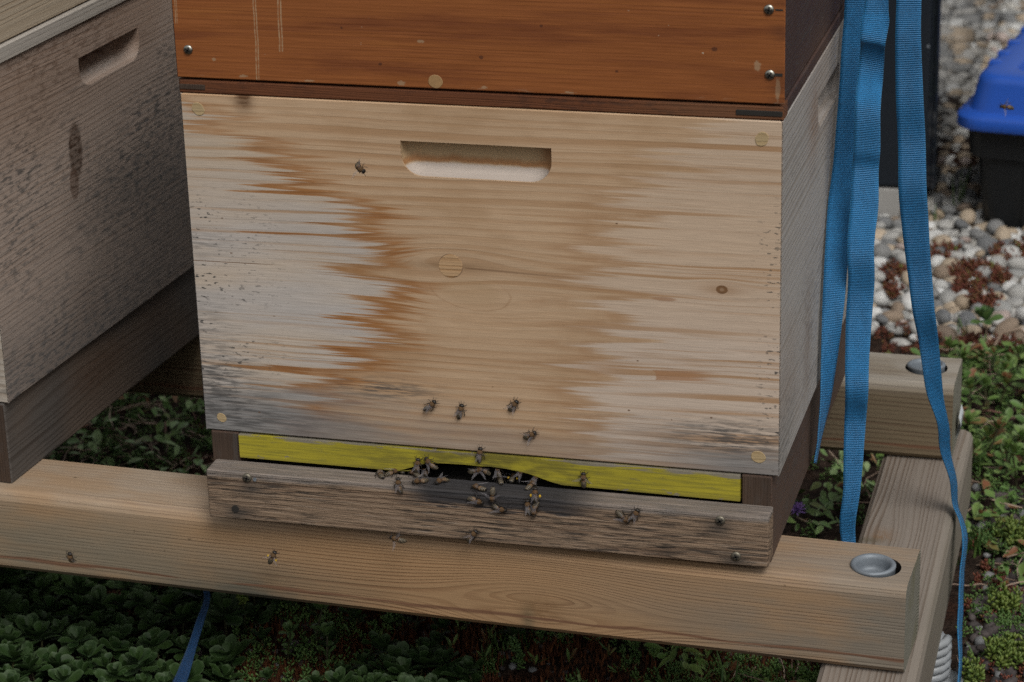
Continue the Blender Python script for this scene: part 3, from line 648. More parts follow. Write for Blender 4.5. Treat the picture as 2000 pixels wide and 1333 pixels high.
# threaded foot under the cross beam
bm = bmesh.new(); rings = []
NS, TR = 14, 5; FT = at(1812, 1292, 2, -.262)
lathe(bm, [(.0145,-.055),(.0145,-.004)], 24, 0, (True, True))
hp = [(.0175*math.cos(t), .0175*math.sin(t), -.047+.0082*t/(2*math.pi)) for t in np.linspace(0, 2*math.pi*TR, TR*NS)]
tube(bm, hp, .0042, 8)
lathe(bm, [(.0145,-.045),(.020,-.047),(.034,-.053),(.040,-.058),(.041,-.062)], 32, 0, (False, True))
finish('screw_foot', bm, M['white_plastic'], st, True, (FT.x, FT.y, -.0725))
# the little price tag stapled to the rear beam's end
bm = bmesh.new(); n_ = 8
g_ = [[bm.verts.new((.0035*math.sin(j/n_*math.pi)+.003*(1-j/n_), i*.024+.004*(j/n_)**2*(1 if i else -1)*0, -.002-j/n_*.026*(1-.0*i))) for j in range(n_+1)] for i in (0, 1)]
for j in range(n_): bm.faces.new((g_[0][j], g_[1][j], g_[1][j+1], g_[0][j+1]))
for k in range(7):
    y0 = .004+k*.0023; w_ = (.0006, .0011, .0005, .0009)[k%4]; a_ = []
    for y in (y0, y0+w_): a_.append([bm.verts.new((.0035*math.sin(j/n_*math.pi)+.003*(1-j/n_)+.0003, y, -.002-j/n_*.026)) for j in range(2, 6)])
    for j in range(3): f = bm.faces.new((a_[0][j], a_[1][j], a_[1][j+1], a_[0][j+1])); f.material_index = 1
tg = finish('price_tag', bm, [M['label'], M['ink']], st, True, (.6005, .440, .0385)); tg.rotation_euler = (R(12), 0, 0)

# ------------------------------------------------------------------ blue straps
def strap(label, ctrl, mat='strap', n=14, ripple=.0, group='blue webbing straps', seed=0):
    """ctrl: (point, half-width vector) pairs down the length of the webbing."""
    P = catmull([np.r_[np.array(c[0]), np.array(c[1])] for c in ctrl], n); bm = bmesh.new(); uvl = bm.loops.layers.uv.new('UVMap'); T = .0011
    L_ = [0.0]
    for a, b in zip(P[:-1], P[1:]): L_.append(L_[-1]+float(np.linalg.norm((b-a)[:3])))
    rows = []
    for i, p in enumerate(P):
        t = (P[min(i+1, len(P)-1)]-P[max(i-1, 0)])[:3]; wv = p[3:6]; wn_ = np.linalg.norm(wv); nr = np.cross(wv, t); nr /= np.linalg.norm(nr)
        rp = ripple*(math.sin(L_[i]*55+seed)+.6*math.sin(L_[i]*97+seed*2.1)); row = []
        for s_ in (-1, 1):
            for k in range(7):
                u = (k/6*2-1)*(-s_ if s_ < 0 else -s_); row.append(bm.verts.new(p[:3]+wv*u+nr*(s_*T/2+rp+.0005*math.cos(u*1.5))))
        rows.append(row)
    m = len(rows[0])
    for i in range(len(rows)-1):
        for k in range(m):
            f = bm.faces.new((rows[i][k], rows[i][(k+1)%m], rows[i+1][(k+1)%m], rows[i+1][k]))
            for lp, (ii, kk) in zip(f.loops, ((i,k),(i,k+1),(i+1,k+1),(i+1,k))):
                kk2 = kk % m; u = kk2/6 if kk2 < 7 else 1-(kk2-7)/6; lp[uvl].uv = (u, L_[ii])
    bm.faces.new(rows[0][::-1]); bm.faces.new(rows[-1])
    return tag(finish('tie_strap', bm, M[mat], None, True), label, 'strap', group)
def seg(l, r, y, dy=0.0):                   # left and right edge of the webbing as seen, at depth y (right edge dy deeper)
    a, b = at(l[0], l[1], 1, y), at(r[0], r[1], 1, y+dy); return ((a+b)/2, (b-a)/2)
def up_over(c, x, y, z):                    # the way up past the top of the frame
    return [((x, y, z), c[1]), ((x-.001, y-.002, z-.08), c[1])]
A = [seg((1650,0),(1696,0),.303), seg((1643,100),(1690,100),.287), seg((1637,200),(1684,200),.272), seg((1627,320),(1674,320),.255), seg((1617,400),(1665,400),.237), seg((1611,500),(1657,502),.217),
     seg((1606,600),(1648,604),.203), seg((1604,690),(1636,694),.196,.012), seg((1602,770),(1623,772),.192,.016), seg((1600,830),(1611,832),.19,.018), seg((1598,866),(1603,868),.19,.018), seg((1590,905),(1594,906),.19,.018)]
strap('blue webbing strap flat against the right side of the pine box, leftmost of the three', [(A[0][0]+Vector((-.018,.03,.18)), A[0][1]), (A[0][0]+Vector((-.002,.012,.09)), A[0][1])]+A, 'strap', 10, .0004, seed=1)
Bs = [seg((1690,0),(1736,0),.215), seg((1682,40),(1737,44),.212), seg((1680,78),(1729,86),.206), seg((1679,100),(1726,110),.213), seg((1674,150),(1724,156),.215), seg((1671,205),(1721,210),.207), seg((1667,290),(1719,294),.206), seg((1664,330),(1716,334),.212),
      seg((1660,400),(1715,404),.206), seg((1656,470),(1709,472),.204), seg((1656,540),(1708,542),.200), seg((1652,620),(1703,620),.204), seg((1651,700),(1698,700),.198), seg((1652,760),(1697,762),.194), seg((1648,830),(1690,830),.198), seg((1648,900),(1686,900),.2), seg((1647,960),(1680,962),.196), seg((1640,1020),(1671,1022),.197), seg((1642,1062),(1670,1064),.195), seg((1648,1130),(1672,1132),.19)]
strap('crinkled light blue webbing strap hanging in front, middle of the three', [(Bs[0][0]+Vector((.004,.01,.17)), Bs[0][1]), (Bs[0][0]+Vector((.001,.004,.08)), Bs[0][1])]+Bs, 'strap', 8, .0028, seed=2)
Cs = [seg((1750,0),(1799,0),.20), seg((1749,100),(1800,102),.203), seg((1750,200),(1804,202),.205), seg((1754,300),(1808,302),.21), seg((1757,400),(1812,402),.213), seg((1768,500),(1817,502),.22), seg((1782,600),(1826,602),.226), seg((1798,690),(1836,693),.235,.006),
      seg((1808,760),(1841,764),.245,.012), seg((1826,820),(1849,824),.255,.016), seg((1841,880),(1861,884),.27,.018), seg((1853,940),(1866,943),.283,.02), seg((1860,985),(1870,988),.292,.02), seg((1872,1015),(1880,1016),.285,.022), seg((1881,1050),(1890,1050),.270,.022), seg((1884,1085),(1891,1086),.262,.022),
      seg((1877,1125),(1885,1126),.255,.022), seg((1869,1165),(1877,1166),.245,.022), seg((1868,1205),(1877,1206),.232,.022), seg((1873,1250),(1880,1251),.214,.022), seg((1875,1300),(1880,1301),.190,.022), seg((1874,1345),(1878,1346),.165,.022), seg((1873,1390),(1877,1391),.14,.022)]
strap('shaded blue webbing strap twisting edge on over the timber beam, rightmost of the three', [(Cs[0][0]+Vector((.0,.0,.17)), Cs[0][1]), (Cs[0][0]+Vector((.0,.0,.08)), Cs[0][1])]+Cs, 'strap_shade', 8, .0016, seed=5)
Ds = [seg((400,1120),(412,1120),.075), seg((398,1172),(410,1172),.06), seg((383,1215),(398,1218),.045), seg((368,1260),(384,1264),.03), seg((350,1305),(372,1310),.01), seg((334,1340),(360,1346),-.005), seg((318,1375),(346,1382),-.02)]
strap('shaded blue strap end hanging below the front beam into the sedum', [(Ds[0][0]+Vector((.01,.06,.05)), Ds[0][1])]+Ds, 'strap_deep_shade', 10, .0006, None, 3)

# ------------------------------------------------------------------ things behind on the right
def rrect(x0, x1, y0, y1, r, z, n=6):
    out = []
    for cx, cy, a0 in ((x1-r,y1-r,0), (x0+r,y1-r,90), (x0+r,y0+r,180), (x1-r,y0+r,270)):
        for k in range(n+1): a = R(a0+90*k/n); out.append((cx+r*math.cos(a), cy+r*math.sin(a), z))
    return out
tub = empty('storage_tub', (.527,1.505,-.289), 'black plastic storage tub with a bright blue lid standing on the pebbles', 'storage tub', -R(8.4))
bm = bmesh.new(); W_, D_ = .40, .56
rr = lambda i, z, r=.03: rrect(-i, W_+i, -i*.6, D_+i*.6, r, z)
loft(bm, [rr(-.004,.0,.025), rr(.001,.004,.03), rr(.006,.06), rr(.010,.105), rr(.0105,.107), rr(.021,.110), rr(.024,.152), rr(.022,.153)], (True, True))
for x in (.06,.14,.22,.30): box(bm, (x,-.006,.01), (x+.002,.01,.1), .0008)
finish('tub_body', bm, M['tub_black'], tub, False)
bm = bmesh.new(); q = lambda i, z, r=.035: rrect(-i, W_+i, -i*.9, D_+i, r, z, 8)
loft(bm, [q(.028,.1525), q(.036,.1530,.04), q(.0375,.155,.042), q(.0370,.168,.042), q(.034,.1715,.04), q(.022,.1755,.036), q(.0205,.179,.036), q(.0135,.213,.034), q(.0115,.2190,.033), q(.006,.2232,.030), q(-.001,.2245,.027), q(-.030,.2250,.02), q(-.033,.2242,.018), q(-.040,.2080,.016), q(-.050,.2065,.012), q(-.085,.2065,.01), q(-.090,.2080,.01), q(-.094,.2165,.01), q(-.10,.2175,.01)], (True, True))
for v in (.06,.11,.17,.25,.33,.41): box(bm, (-.0105,v,.2165), (.006,v+.018,.2262), .0022)
finish('tub_lid', bm, M['tub_blue'], tub, True).data.set_sharp_from_angle(angle=R(38))

cab = empty('garden_cabinet', (-.20,1.528,-.2395), 'tall dark cabinet with a glossy side that mirrors the pebbles, behind the blue straps', 'cabinet')
boxobj('cabinet_body', (0,0,0), (.6555,1.62,1.05), M['cabinet'], cab, .003)
panel('side_panel', .62, 1.05, .006, M['cabinet'], cab, (.6625, .0005, 0), math.pi/2, None, .002)
panel('side_panel', .995, 1.05, .006, M['cabinet'], cab, (.6625, .6235, 0), math.pi/2, None, .002)
boxobj('door_panel', (.004,-.006,.004), (.650,-.0005,1.045), mat_plain('cabinet_door', (.011,.015,.021), .55, .1, 60, 0, 0, .3), cab, .002)
bm = bmesh.new(); lathe(bm, [(.002,0),(.002,.0006),(.001,.001)], 16, 0, (False, True))
rv = finish('rivet', bm, M['zinc'], cab, True, (.6475,-.0058,.205)); rv.rotation_euler = (math.pi/2,0,0)
boxobj('concrete_block', (0,0,0), (.30,.34,.05), M['concrete'], None, .003, (.1145,1.523,-.290)); tag(bpy.data.objects['concrete_block'], 'grey concrete block under the dark cabinet', 'block')

# ------------------------------------------------------------------ plants
class Heap:
    """Collects copies of small templates into one mesh."""
    def __init__(s): s.v, s.f, s.m, s.r, s.n = [], [], [], [], 0
    def add(s, T, mat3=None, loc=(0,0,0), mi=0):
        v, f, r = T; q = v @ np.asarray(mat3).T if mat3 is not None else v
        s.v.append(q+np.asarray(loc)); s.f += [tuple(i+s.n for i in a) for a in f]; s.m += [mi]*len(f); s.r.append(r); s.n += len(v)
    def build(s, name, mats, parent=None, loc=None):
        me = bpy.data.meshes.new(name); me.from_pydata(np.vstack(s.v).tolist(), [], s.f); a = me.attributes.new('rim', 'FLOAT', 'POINT')
        a.data.foreach_set('value', np.concatenate(s.r).astype(np.float32)); me.polygons.foreach_set('material_index', s.m)
        return link(name, me, mats, parent, True, loc)
def rotm(yaw, pitch=0.0, roll=0.0):          # +y is forward; pitch lifts the tip
    return np.array(Euler((pitch, roll, yaw), 'XYZ').to_matrix())
def leaf_t(L_, W_, cup=.25, curl=.15, blunt=4.0, nl=6, wave=0.0, base=.12):
    v, r, f = [], [], []
    for i in range(nl+1):
        t = i/nl; wd = W_*.5*(base+(1-base)*math.sin(min(1, t*1.25)*math.pi/2)**1.3)*(1-t**blunt)**.5 if i < nl else W_*.06
        wd *= 1+wave*(1 if i % 2 else -1)
        y, z = L_*t, L_*curl*t*t
        for s_ in (-1, -.72, 0, .72, 1): v.append((s_*wd, y-abs(s_)*.0, z+cup*abs(s_)**1.5*wd)); r.append(1.0 if abs(s_) == 1 or i == nl else 0.0)
    for i in range(nl):
        for k in range(4): f.append((i*5+k, i*5+k+1, i*5+k+6, i*5+k+5))
    return np.array(v), f, np.array(r)
def tube_t(pts, rad, seg=5):
    pts = np.asarray(pts, float); v, f = [], []; n = len(pts)
    for i, p in enumerate(pts):
        u, w_ = frame_at(Vector(pts[min(i+1, n-1)]-pts[max(i-1, 0)])); rr_ = rad[i] if hasattr(rad, '__len__') else rad
        for k in range(seg):
            a = 2*math.pi*k/seg; v.append(p+(np.array(u)*math.cos(a)+np.array(w_)*math.sin(a))*rr_)
    for i in range(n-1):
        for k in range(seg): f.append((i*seg+k, i*seg+(k+1)%seg, (i+1)*seg+(k+1)%seg, (i+1)*seg+k))
    return np.array(v), f, np.zeros(len(v))
def bud_t(L_=1.0, W_=.42):                   # a small fleshy leaf
    v = [(0,0,0)]; f = []
    for y, w_ in ((.3,.8),(.7,1.0)):
        for k in range(4): a = math.pi/2*k+.4; v.append((w_*W_*.5*math.cos(a), L_*y, w_*W_*.5*math.sin(a)))
    v.append((0, L_, 0))
    for k in range(4): f += [(0,1+(k+1)%4,1+k), (1+k,1+(k+1)%4,5+(k+1)%4,5+k), (5+k,5+(k+1)%4,9)]
    return np.array(v), f, np.zeros(len(v))
SED = [leaf_t(.0135,.0098,.28,c,5.0,6,w_) for c, w_ in ((.05,.0),(.22,.03),(-.08,.02))]
RND = [leaf_t(.012,.0105,.22,.1,3.0), leaf_t(.016,.010,.3,-.1,2.6), leaf_t(.010,.008,.2,.2,2.2)]
NARROW = leaf_t(.015,.0042,.3,.15,2.2)
BUD = bud_t()
U = random.uniform
def tilt_m(a, az): return np.array(Matrix.Rotation(a, 3, Vector((math.cos(az), math.sin(az), 0))))
def rosette(H, p, size=1.0, mi=0, lean=.3, tiers=((5,.2,1.0),(5,.62,.88),(4,1.05,.62)), T=SED, stem=None):
    Q = tilt_m(U(0, lean), U(0, 6.28)); y0 = U(0, 6.28)
    for k, (n, el, sc) in enumerate(tiers):
        for j in range(n):
            a = y0+k*.6+j*2*math.pi/n+U(-.22,.22); s_ = size*sc*U(.82,1.15)
            H.add(random.choice(T), Q@rotm(a, el+U(-.18,.18), U(-.25,.25))*s_, np.asarray(p)+Q@np.array((0,0,.0022*k*size)), mi)
    if stem: H.add(tube_t([(p[0]+U(-.012,.012), p[1]+U(-.012,.012), stem[0]), (p[0]+U(-.004,.004), p[1], (stem[0]+p[2])/2), p], .0011, 5), None, (0,0,0), stem[1])
def shoot(H, p, h, size, mi=0, ms=1, tiers=4, T=SED):
    """Upright stem with leaf pairs and a loose top."""
    dx, dy = U(-.25,.25)*h, U(-.25,.25)*h; top = np.array((p[0]+dx, p[1]+dy, p[2]+h))
    H.add(tube_t([p, (p[0]+dx*.3, p[1]+dy*.3, p[2]+h*.5), top], [.0013,.0011,.0009], 5), None, (0,0,0), ms)
    for k in range(tiers):
        t = .35+.5*k/tiers; q = np.array(p)+(top-np.array(p))*t; a0 = k*1.57+U(-.3,.3)
        for j in (0, 1): H.add(random.choice(T), rotm(a0+j*math.pi+U(-.2,.2), U(.0,.5), U(-.3,.3))*size*U(.7,1.0), q, mi)
    rosette(H, top, size, mi, .3, ((4,.55,1.0),(4,.95,.8),(3,1.25,.55)), T)
def sprig(H, p, h, n, size, mi=0, lean=.5, droop=.4):
    """Thin stem crowded with fleshy leaves."""
    a = U(0, 6.28); l = U(0, lean)*h; ax_ = np.array((math.cos(a)*l, math.sin(a)*l, h))
    for k in range(n):
        t = (k+.5)/n; q = np.asarray(p)+ax_*t; s_ = size*(.75+.45*math.sin(t*2.6))*U(.8,1.2)
        H.add(BUD, rotm(k*2.4+U(-.4,.4), .25+1.0*t**2+U(-.25,.25))*s_, q, mi)
def clump(H, c, rad, n, h, leaves, size, mi=0, lean=.6):
    for _ in range(n):
        r_, a = rad*math.sqrt(random.random()), U(0, 6.28); x, y = c[0]+r_*math.cos(a), c[1]+r_*math.sin(a)
        sprig(H, (x, y, c[2]), h*U(.6,1.15)*(1.1-.5*(r_/rad)**2), leaves, size, mi, lean)
def twig(H, p, L_, mi=0, r=.0009, flat=True):
    a = U(0, 6.28); pts = [np.asarray(p, float)]; b = U(-.5,.5)
    for k in range(5):
        a += b*U(.2,1.3)*.6; pts.append(pts[-1]+np.array((math.cos(a), math.sin(a), U(-.25,.28)))*L_/5)
    H.add(tube_t(pts, [r*.9, r, r*.9, r*.8, r*.6, r*.3], 5), None, (0,0,0), mi)
def blade(H, p, L_, mi=0, w_=.0022, lean=.6):
    a = U(0, 6.28); l = U(.05, lean); v, f = [], []
    for i in range(7):
        t = i/6; x = l*L_*t*t; z = L_*t*(1-.35*l*t*t); ww = w_*.5*(1-t**2)+.0001
        for s_ in (-1, 0, 1): v.append((x*math.cos(a)-s_*ww*math.sin(a), x*math.sin(a)+s_*ww*math.cos(a), z-(.0 if s_ else ww*.5)))
    for i in range(6):
        for k in (0, 1): f.append((i*3+k, i*3+k+1, i*3+k+4, i*3+k+3))
    H.add((np.array(v), f, np.zeros(len(v))), None, p, mi)
def free(x, y):                              # keeps plants out of the timbers' way
    return not (.53 < x < .632 and -.08 < y < .51)

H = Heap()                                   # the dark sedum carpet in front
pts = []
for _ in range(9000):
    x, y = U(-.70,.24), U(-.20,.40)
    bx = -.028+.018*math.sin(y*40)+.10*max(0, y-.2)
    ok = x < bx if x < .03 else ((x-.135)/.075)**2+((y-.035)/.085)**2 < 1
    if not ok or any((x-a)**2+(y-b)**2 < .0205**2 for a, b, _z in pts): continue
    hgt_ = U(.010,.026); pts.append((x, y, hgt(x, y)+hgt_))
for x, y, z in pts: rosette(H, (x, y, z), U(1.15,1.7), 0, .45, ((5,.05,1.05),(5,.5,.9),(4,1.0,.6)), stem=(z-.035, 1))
for _ in range(70):
    x, y = U(-.02,.24), U(-.04,.25)
    if math.sin(x*60)*math.sin(y*45+1) > -.2: shoot(H, (x, y, hgt(x, y)), U(.008,.028), U(.8,1.1), 0, 1, 2)
for _ in range(900):                         # low leaves filling the gaps
    x, y = random.choice(pts)[:2]; x += U(-.02,.02); y += U(-.02,.02); z = hgt(x, y)+U(.003,.014)
    H.add(random.choice(SED), rotm(U(0,6.28), U(-.1,.6), U(-.4,.4))*U(.8,1.4), (x, y, z), 0)
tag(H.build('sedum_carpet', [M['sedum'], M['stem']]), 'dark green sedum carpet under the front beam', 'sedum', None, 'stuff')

H = Heap()                                   # rusty moss and needle green on the bare soil
for _ in range(30000):
    x, y = U(-.10,.60), U(-.12,.32)
    if (x < -.035 and y < .25) or not free(x, y): continue
    d = math.sin(x*31+1)*math.sin(y*37)+.6*math.sin(x*83)*math.sin(y*71+2)
    if d < -.75: continue
    g = math.sin(x*17+2)*math.sin(y*23+1) > .25 and x > .2
    L_ = U(.006,.015); a = U(0, 6.28); s_ = U(.0008,.0017); z = hgt(x, y)-.001
    t = np.array(((-s_,0,0),(s_,0,0),(U(-.3,.3)*L_, U(-.3,.3)*L_, L_))) @ rotm(a).T
    H.add((t, [(0,1,2)], np.zeros(3)), None, (x, y, z), 1 if g and random.random() < .6 else 0)
for _ in range(190):
    x, y = U(.20,.58), U(-.05,.24)
    if x < .33 and random.random() < .6: continue
    if free(x, y): clump(H, (x, y, hgt(x, y)-.002), U(.006,.012), 6, U(.010,.020), 9, .0042, 1)
tag(H.build('moss', [M['rust_moss'], M['moss_green']]), 'rusty brown moss with fine green tufts under the front beam', 'moss', None, 'stuff')

H = Heap()                                   # low mixed ground cover behind the beams and on the right
def zone(x0, x1, y0, y1, n, fn):
    for _ in range(n):
        x, y = U(x0, x1), U(y0, y1)
        if free(x, y): fn(x, y, hgt(x, y))
def lowleaf(x, y, z):
    for _ in range(random.randint(2, 5)):
        H.add(random.choice(RND), rotm(U(0,6.28), U(-.2,.9), U(-.5,.5))*U(.6,1.45), (x+U(-.008,.008), y+U(-.008,.008), z+U(.002,.020)), 0)
def tiny(x, y, z):
    for _ in range(5): sprig(H, (x+U(-.01,.01), y+U(-.01,.01), z-.001), U(.006,.016), 8, .0045, 1, .8)
def tw(x, y, z): twig(H, (x, y, z+U(.002,.014)), U(.025,.075), 2, U(.0006,.0012))
def narrow(x, y, z):
    for _ in range(6): H.add(NARROW, rotm(U(0,6.28), U(.1,1.1), U(-.4,.4))*U(.5,1.0), (x, y, z+U(.002,.01)), 0)
def litleaf(x, y, z):
    for _ in range(random.randint(2, 4)):
        H.add(random.choice(RND), rotm(U(0,6.28), U(-.1,.8), U(-.5,.5))*U(.6,1.5), (x+U(-.008,.008), y+U(-.008,.008), z+U(.004,.024)), 4)
zone(-.62,-.06,.32,.98, 330, lowleaf); zone(-.62,-.06,.32,.98, 190, litleaf); zone(.40,.545,.3,.8, 60, litleaf); zone(-.62,-.06,.32,.98, 620, tiny); zone(-.62,-.06,.30,.98, 900, tw); zone(-.5,-.06,.3,.9, 120, narrow)
zone(.36,.56,.10,.98, 150, lowleaf); zone(.36,.56,.1,.98, 120, tiny); zone(.38,.56,.1,.98, 90, tw); zone(.36,.56,.2,.9, 60, narrow)
zone(.92,1.5,.30,1.03, 420, lowleaf); zone(.92,1.5,.05,1.03, 420, tiny)
zone(.55,.92,.50,1.02, 420, lowleaf); zone(.55,.92,.46,1.03, 330, tiny); zone(.55,.9,.40,1.03, 190, tw); zone(.55,.9,.5,1.03, 130, narrow)
zone(-.06,.5,-.06,.26, 26, tw); zone(-.04,.10,.02,.26, 60, tiny); zone(-.04,.45,.10,.30, 60, narrow)
zone(.60,.9,.40,.60, 60, lowleaf); zone(.60,.9,.30,.56, 160, tiny)
for _ in range(70):                          # taller leafy shoots in the thick patch on the right
    x, y = U(.545,.80), U(.62,1.0)
    if free(x, y): shoot(H, (x, y, hgt(x, y)), U(.018,.045), U(.9,1.5), 0, 3, 2, RND)
M['leaf_lit'] = mat_leaf('lit_leaf', (.13,.215,.065), (.24,.33,.14), (.25,.33,.17), None, .6)  # copy of the ground leaf, colour brightened to offset the hives' shade
tag(H.build('ground_cover', [M['leaf'], M['moss_green'], M['twig'], M['stem'], M['leaf_lit']]), 'low leafy ground cover with dry stems around the stand', 'ground cover', None, 'stuff')

H = Heap()                                   # dark red stonecrop spread on the lava grit
zone(.60,.88,.05,.52, 210, lambda x, y, z: clump(H, (x, y, z-.002), U(.008,.016), 5, U(.006,.016), 8, .0046, 0) if math.sin(x*40)*math.sin(y*33+1) > -.15 else None)
zone(.44,.66,1.00,1.075, 40, lambda x, y, z: clump(H, (x, y, z), U(.006,.014), 6, U(.006,.016), 8, .0048, 0))
zone(.60,.9,.05,.5, 70, lambda x, y, z: twig(H, (x, y, z+.004), U(.02,.05), 1, .0007))
tag(H.build('red_stonecrop', [M['red_sedum'], M['twig']]), 'dark red stonecrop spreading over the lava grit', 'stonecrop', None, 'stuff')

def plant(name, label, cat, p, fn, mats, group=None):
    H_ = Heap(); fn(H_); o = H_.build(name, mats, None, tuple(p)); return tag(o, label, cat, group)
def put(u, v, dz=0.0):
    p = at(u, v, 2, ZG+dz); return Vector((p.x, p.y, hgt(p.x, p.y)))
YM = [M['sedum_young'], M['stem']]
for (u, v), h, sz, lab in (((563,1283),.030,.85,'young sedum shoot in the gap just right of the blue strap end'), ((617,1262),.040,.9,'tall young sedum shoot below the beam, second right of the strap end'),
        ((912,1242),.022,.8,'lone blue green sedum shoot standing in the rusty moss'), ((1052,1262),.010,.62,'tiny sedum shoot with a fallen pink leaf beside it'), ((640,1300),.034,.95,'leafy sedum shoot in front of the tall one under the beam')):
    plant('sedum_plant', lab, 'sedum', put(u, v+14), lambda q: shoot(q, (0,0,0), h, sz, 0, 1, 3), YM, 'young sedum shoots')
for (u, v), h, lab in (((478,1235),.034,'pale green stonecrop head on a thin stem beside the strap end'), ((497,1210),.03,'pale stonecrop head close under the beam, right of the strap end'), ((450,1198),.018,'small pale stonecrop head nearest the strap end'), ((1003,1288),.012,'round pale stonecrop bud alone on the rusty moss'), ((768,1222),.012,'pale stonecrop bud under the beam above the sedum')):
    def f_(q, h=h):
        q.add(tube_t([(0,0,0),(.002,.001,h*.6),(.001,.0,h)], .0007, 5), None, (0,0,0), 1)
        for _ in range(3): sprig(q, (U(-.003,.003), U(-.003,.003), h-.002), .010, 12, .0058, 0, .5)
    plant('stonecrop', lab, 'stonecrop', put(u, v+20), f_, [M['lime'] if h > .02 else M['sedum_young'], M['stem']], 'pale stonecrop heads')
LM = [M['lime'], M['stem']]
for (u, v), r_, n_, lab in (((1978,1290),.024,34,'lime green stonecrop clump in the lower right corner'), ((1955,1190),.014,18,'small lime stonecrop clump above the corner one'), ((1985,1060),.022,28,'lime stonecrop clump at the right edge beside the red stonecrop'), ((1905,1330),.012,14,'little lime stonecrop tuft at the bottom edge')):
    plant('lime_stonecrop', lab, 'stonecrop', put(u, v), lambda q: clump(q, (0,0,0), r_, n_, .026, 13, .0066, 0, .5), LM, 'lime stonecrop clumps')
RM = [M['red_sedum'], M['lime']]
for (u, v), r_, n_, lab in (((1905,540),.034,44,'broad red stonecrop clump among the pebbles below the storage tub'), ((1840,500),.022,24,'rust red stonecrop clump in the pebbles right of the blue strap'), ((1890,575),.020,22,'small dark red stonecrop clump low among the pebbles'), ((1745,540),.020,20,'brownish stonecrop clump in the pebbles between the blue straps'),
        ((1975,500),.026,30,'olive and red stonecrop clump at the right edge of the pebbles'), ((1905,605),.010,10,'tiny crimson stonecrop tuft among the white pebbles'), ((1935,605),.010,9,'tiny crimson stonecrop tuft right of its twin'), ((1955,560),.013,12,'dark red stonecrop tuft near the right edge of the pebbles'), ((1742,590),.008,8,'faint red stonecrop tuft beside the blue strap')):
    plant('red_stonecrop', lab, 'stonecrop', put(u, v+8)+Vector((0,0,.010)), lambda q: (clump(q, (0,0,0), r_, n_*2, .021, 10, .0062, 0, .6), clump(q, (.3*r_,0,0), r_*.7, n_//5, .018, 9, .0056, 1, .6)), RM, 'red stonecrop clumps in the pebbles')
for (u, v), n_, L_, lab in (((1872,410),9,.085,'tuft of long grass blades growing beside the black tub'), ((1822,442),8,.055,'short grass tuft growing beside the blue strap in the pebbles'), ((1900,1065),14,.040,'grass tuft beside the lava grit right of the timber beam'), ((1868,1085),7,.036,'grass tuft against the twisted blue strap'), ((1900,1290),8,.032,'small grass tuft near the white foot'), ((1878,665),6,.04,'dry grass tuft at the edge of the pebbles'), ((1425,1345),9,.045,'thin grass tuft under the front beam at the bottom edge')):
    plant('grass_tuft', lab, 'grass', put(u, v), lambda q: [blade(q, (U(-.008,.008), U(-.008,.008), -.003), L_*U(.5,1.1), 0, .0026, .55) for _ in range(n_)], [M['grass']], 'grass tufts')
plant('trailing_sedum', 'pale trailing sedum with a bare looping stem beside the rear beam end', 'sedum', put(1935,700), lambda q: (q.add(tube_t([(0,0,0),(.012,.01,.022),(.034,.004,.030),(.052,-.006,.020),(.058,-.012,.004)], .0020, 6), None, (0,0,0), 1), rosette(q, (-.008,.012,.034), 1.5, 0, .2, stem=(-.01,1))), [M['sedum_young'], M['twig']])
cp = put(1546, 1040)
chive = empty('chive_flower', cp, 'violet chive flower beside the hive floor, in front of the leafy ground cover', 'flower')
fp = at(1560, 990, 1, cp.y)-cp
bm = bmesh.new(); tube(bm, [(0,0,-.004), (.002,0,fp.z*.5), tuple(fp*.82)], [.0013,.0012,.001]); finish('flower_stem', bm, M['stem'], chive, True)
H = Heap()
for k in range(46):
    a, e = k*2.4, -.35+1.9*k/46; H.add(leaf_t(.0105,.0030,.3,.1,2.0,4), rotm(a, e, U(-.3,.3))*U(.8,1.1), tuple(fp*.84), 0)
H.build('flower_head', M['petal'], chive)

# ------------------------------------------------------------------ stones
def stone_mesh(name, mat, seed, flat):
    r = random.Random(seed); bm = bmesh.new(); bmesh.ops.create_icosphere(bm, subdivisions=3, radius=1)
    ph = [Vector((r.uniform(-1,1), r.uniform(-1,1), r.uniform(-1,1))).normalized() for _ in range(7)]; am = [r.uniform(-.16,.12) for _ in ph]
    for v in bm.verts:
        d = v.co.normalized(); k = 1+sum(a*max(0, d.dot(p))**2 for a, p in zip(am, ph)); v.co = Vector((d.x*k, d.y*k*r_y, d.z*k*flat)) if False else Vector((d.x*k, d.y*k*.8, d.z*k*flat))
    me = bpy.data.meshes.new(name); bm.to_mesh(me); bm.free(); me.materials.append(mat); me.polygons.foreach_set('use_smooth', [True]*len(me.polygons)); return me
KIND = [('white',.14),('pale grey',.34),('dark grey',.20),('tan',.17),('brown',.09),('pinkish',.06)]
SM = {k: [stone_mesh('pebble', STONES[k], 100+i*7+j, (.55,.68,.5,.75)[j]) for j in range(4)] for i, (k, _) in enumerate(KIND)}
tubc = Vector((.527,1.505,0)); ct, st_ = math.cos(R(8.4)), math.sin(R(8.4))
def in_tub(x, y):
    a, b = x-tubc.x, y-tubc.y; p, q = a*ct-b*st_, a*st_+b*ct; return -.0 < p < .40 and -.0 < q < .56
def blocked(x, y): return in_tub(x, y) or (.105 < x < .42 and 1.515 < y < 1.87)
peb, grid = [], {}
def tryp(x, y, r, layer, k_):
    if blocked(x, y): return
    gx, gy = int(x/.03), int(y/.03)
    for i in range(gx-2, gx+3):
        for j in range(gy-2, gy+3):
            for a, b, q, l in grid.get((layer,i,j), ()):
                if (a-x)**2+(b-y)**2 < ((r+q)*k_)**2: return
    grid.setdefault((layer,gx,gy), []).append((x, y, r, layer)); peb.append((x, y, r, layer))
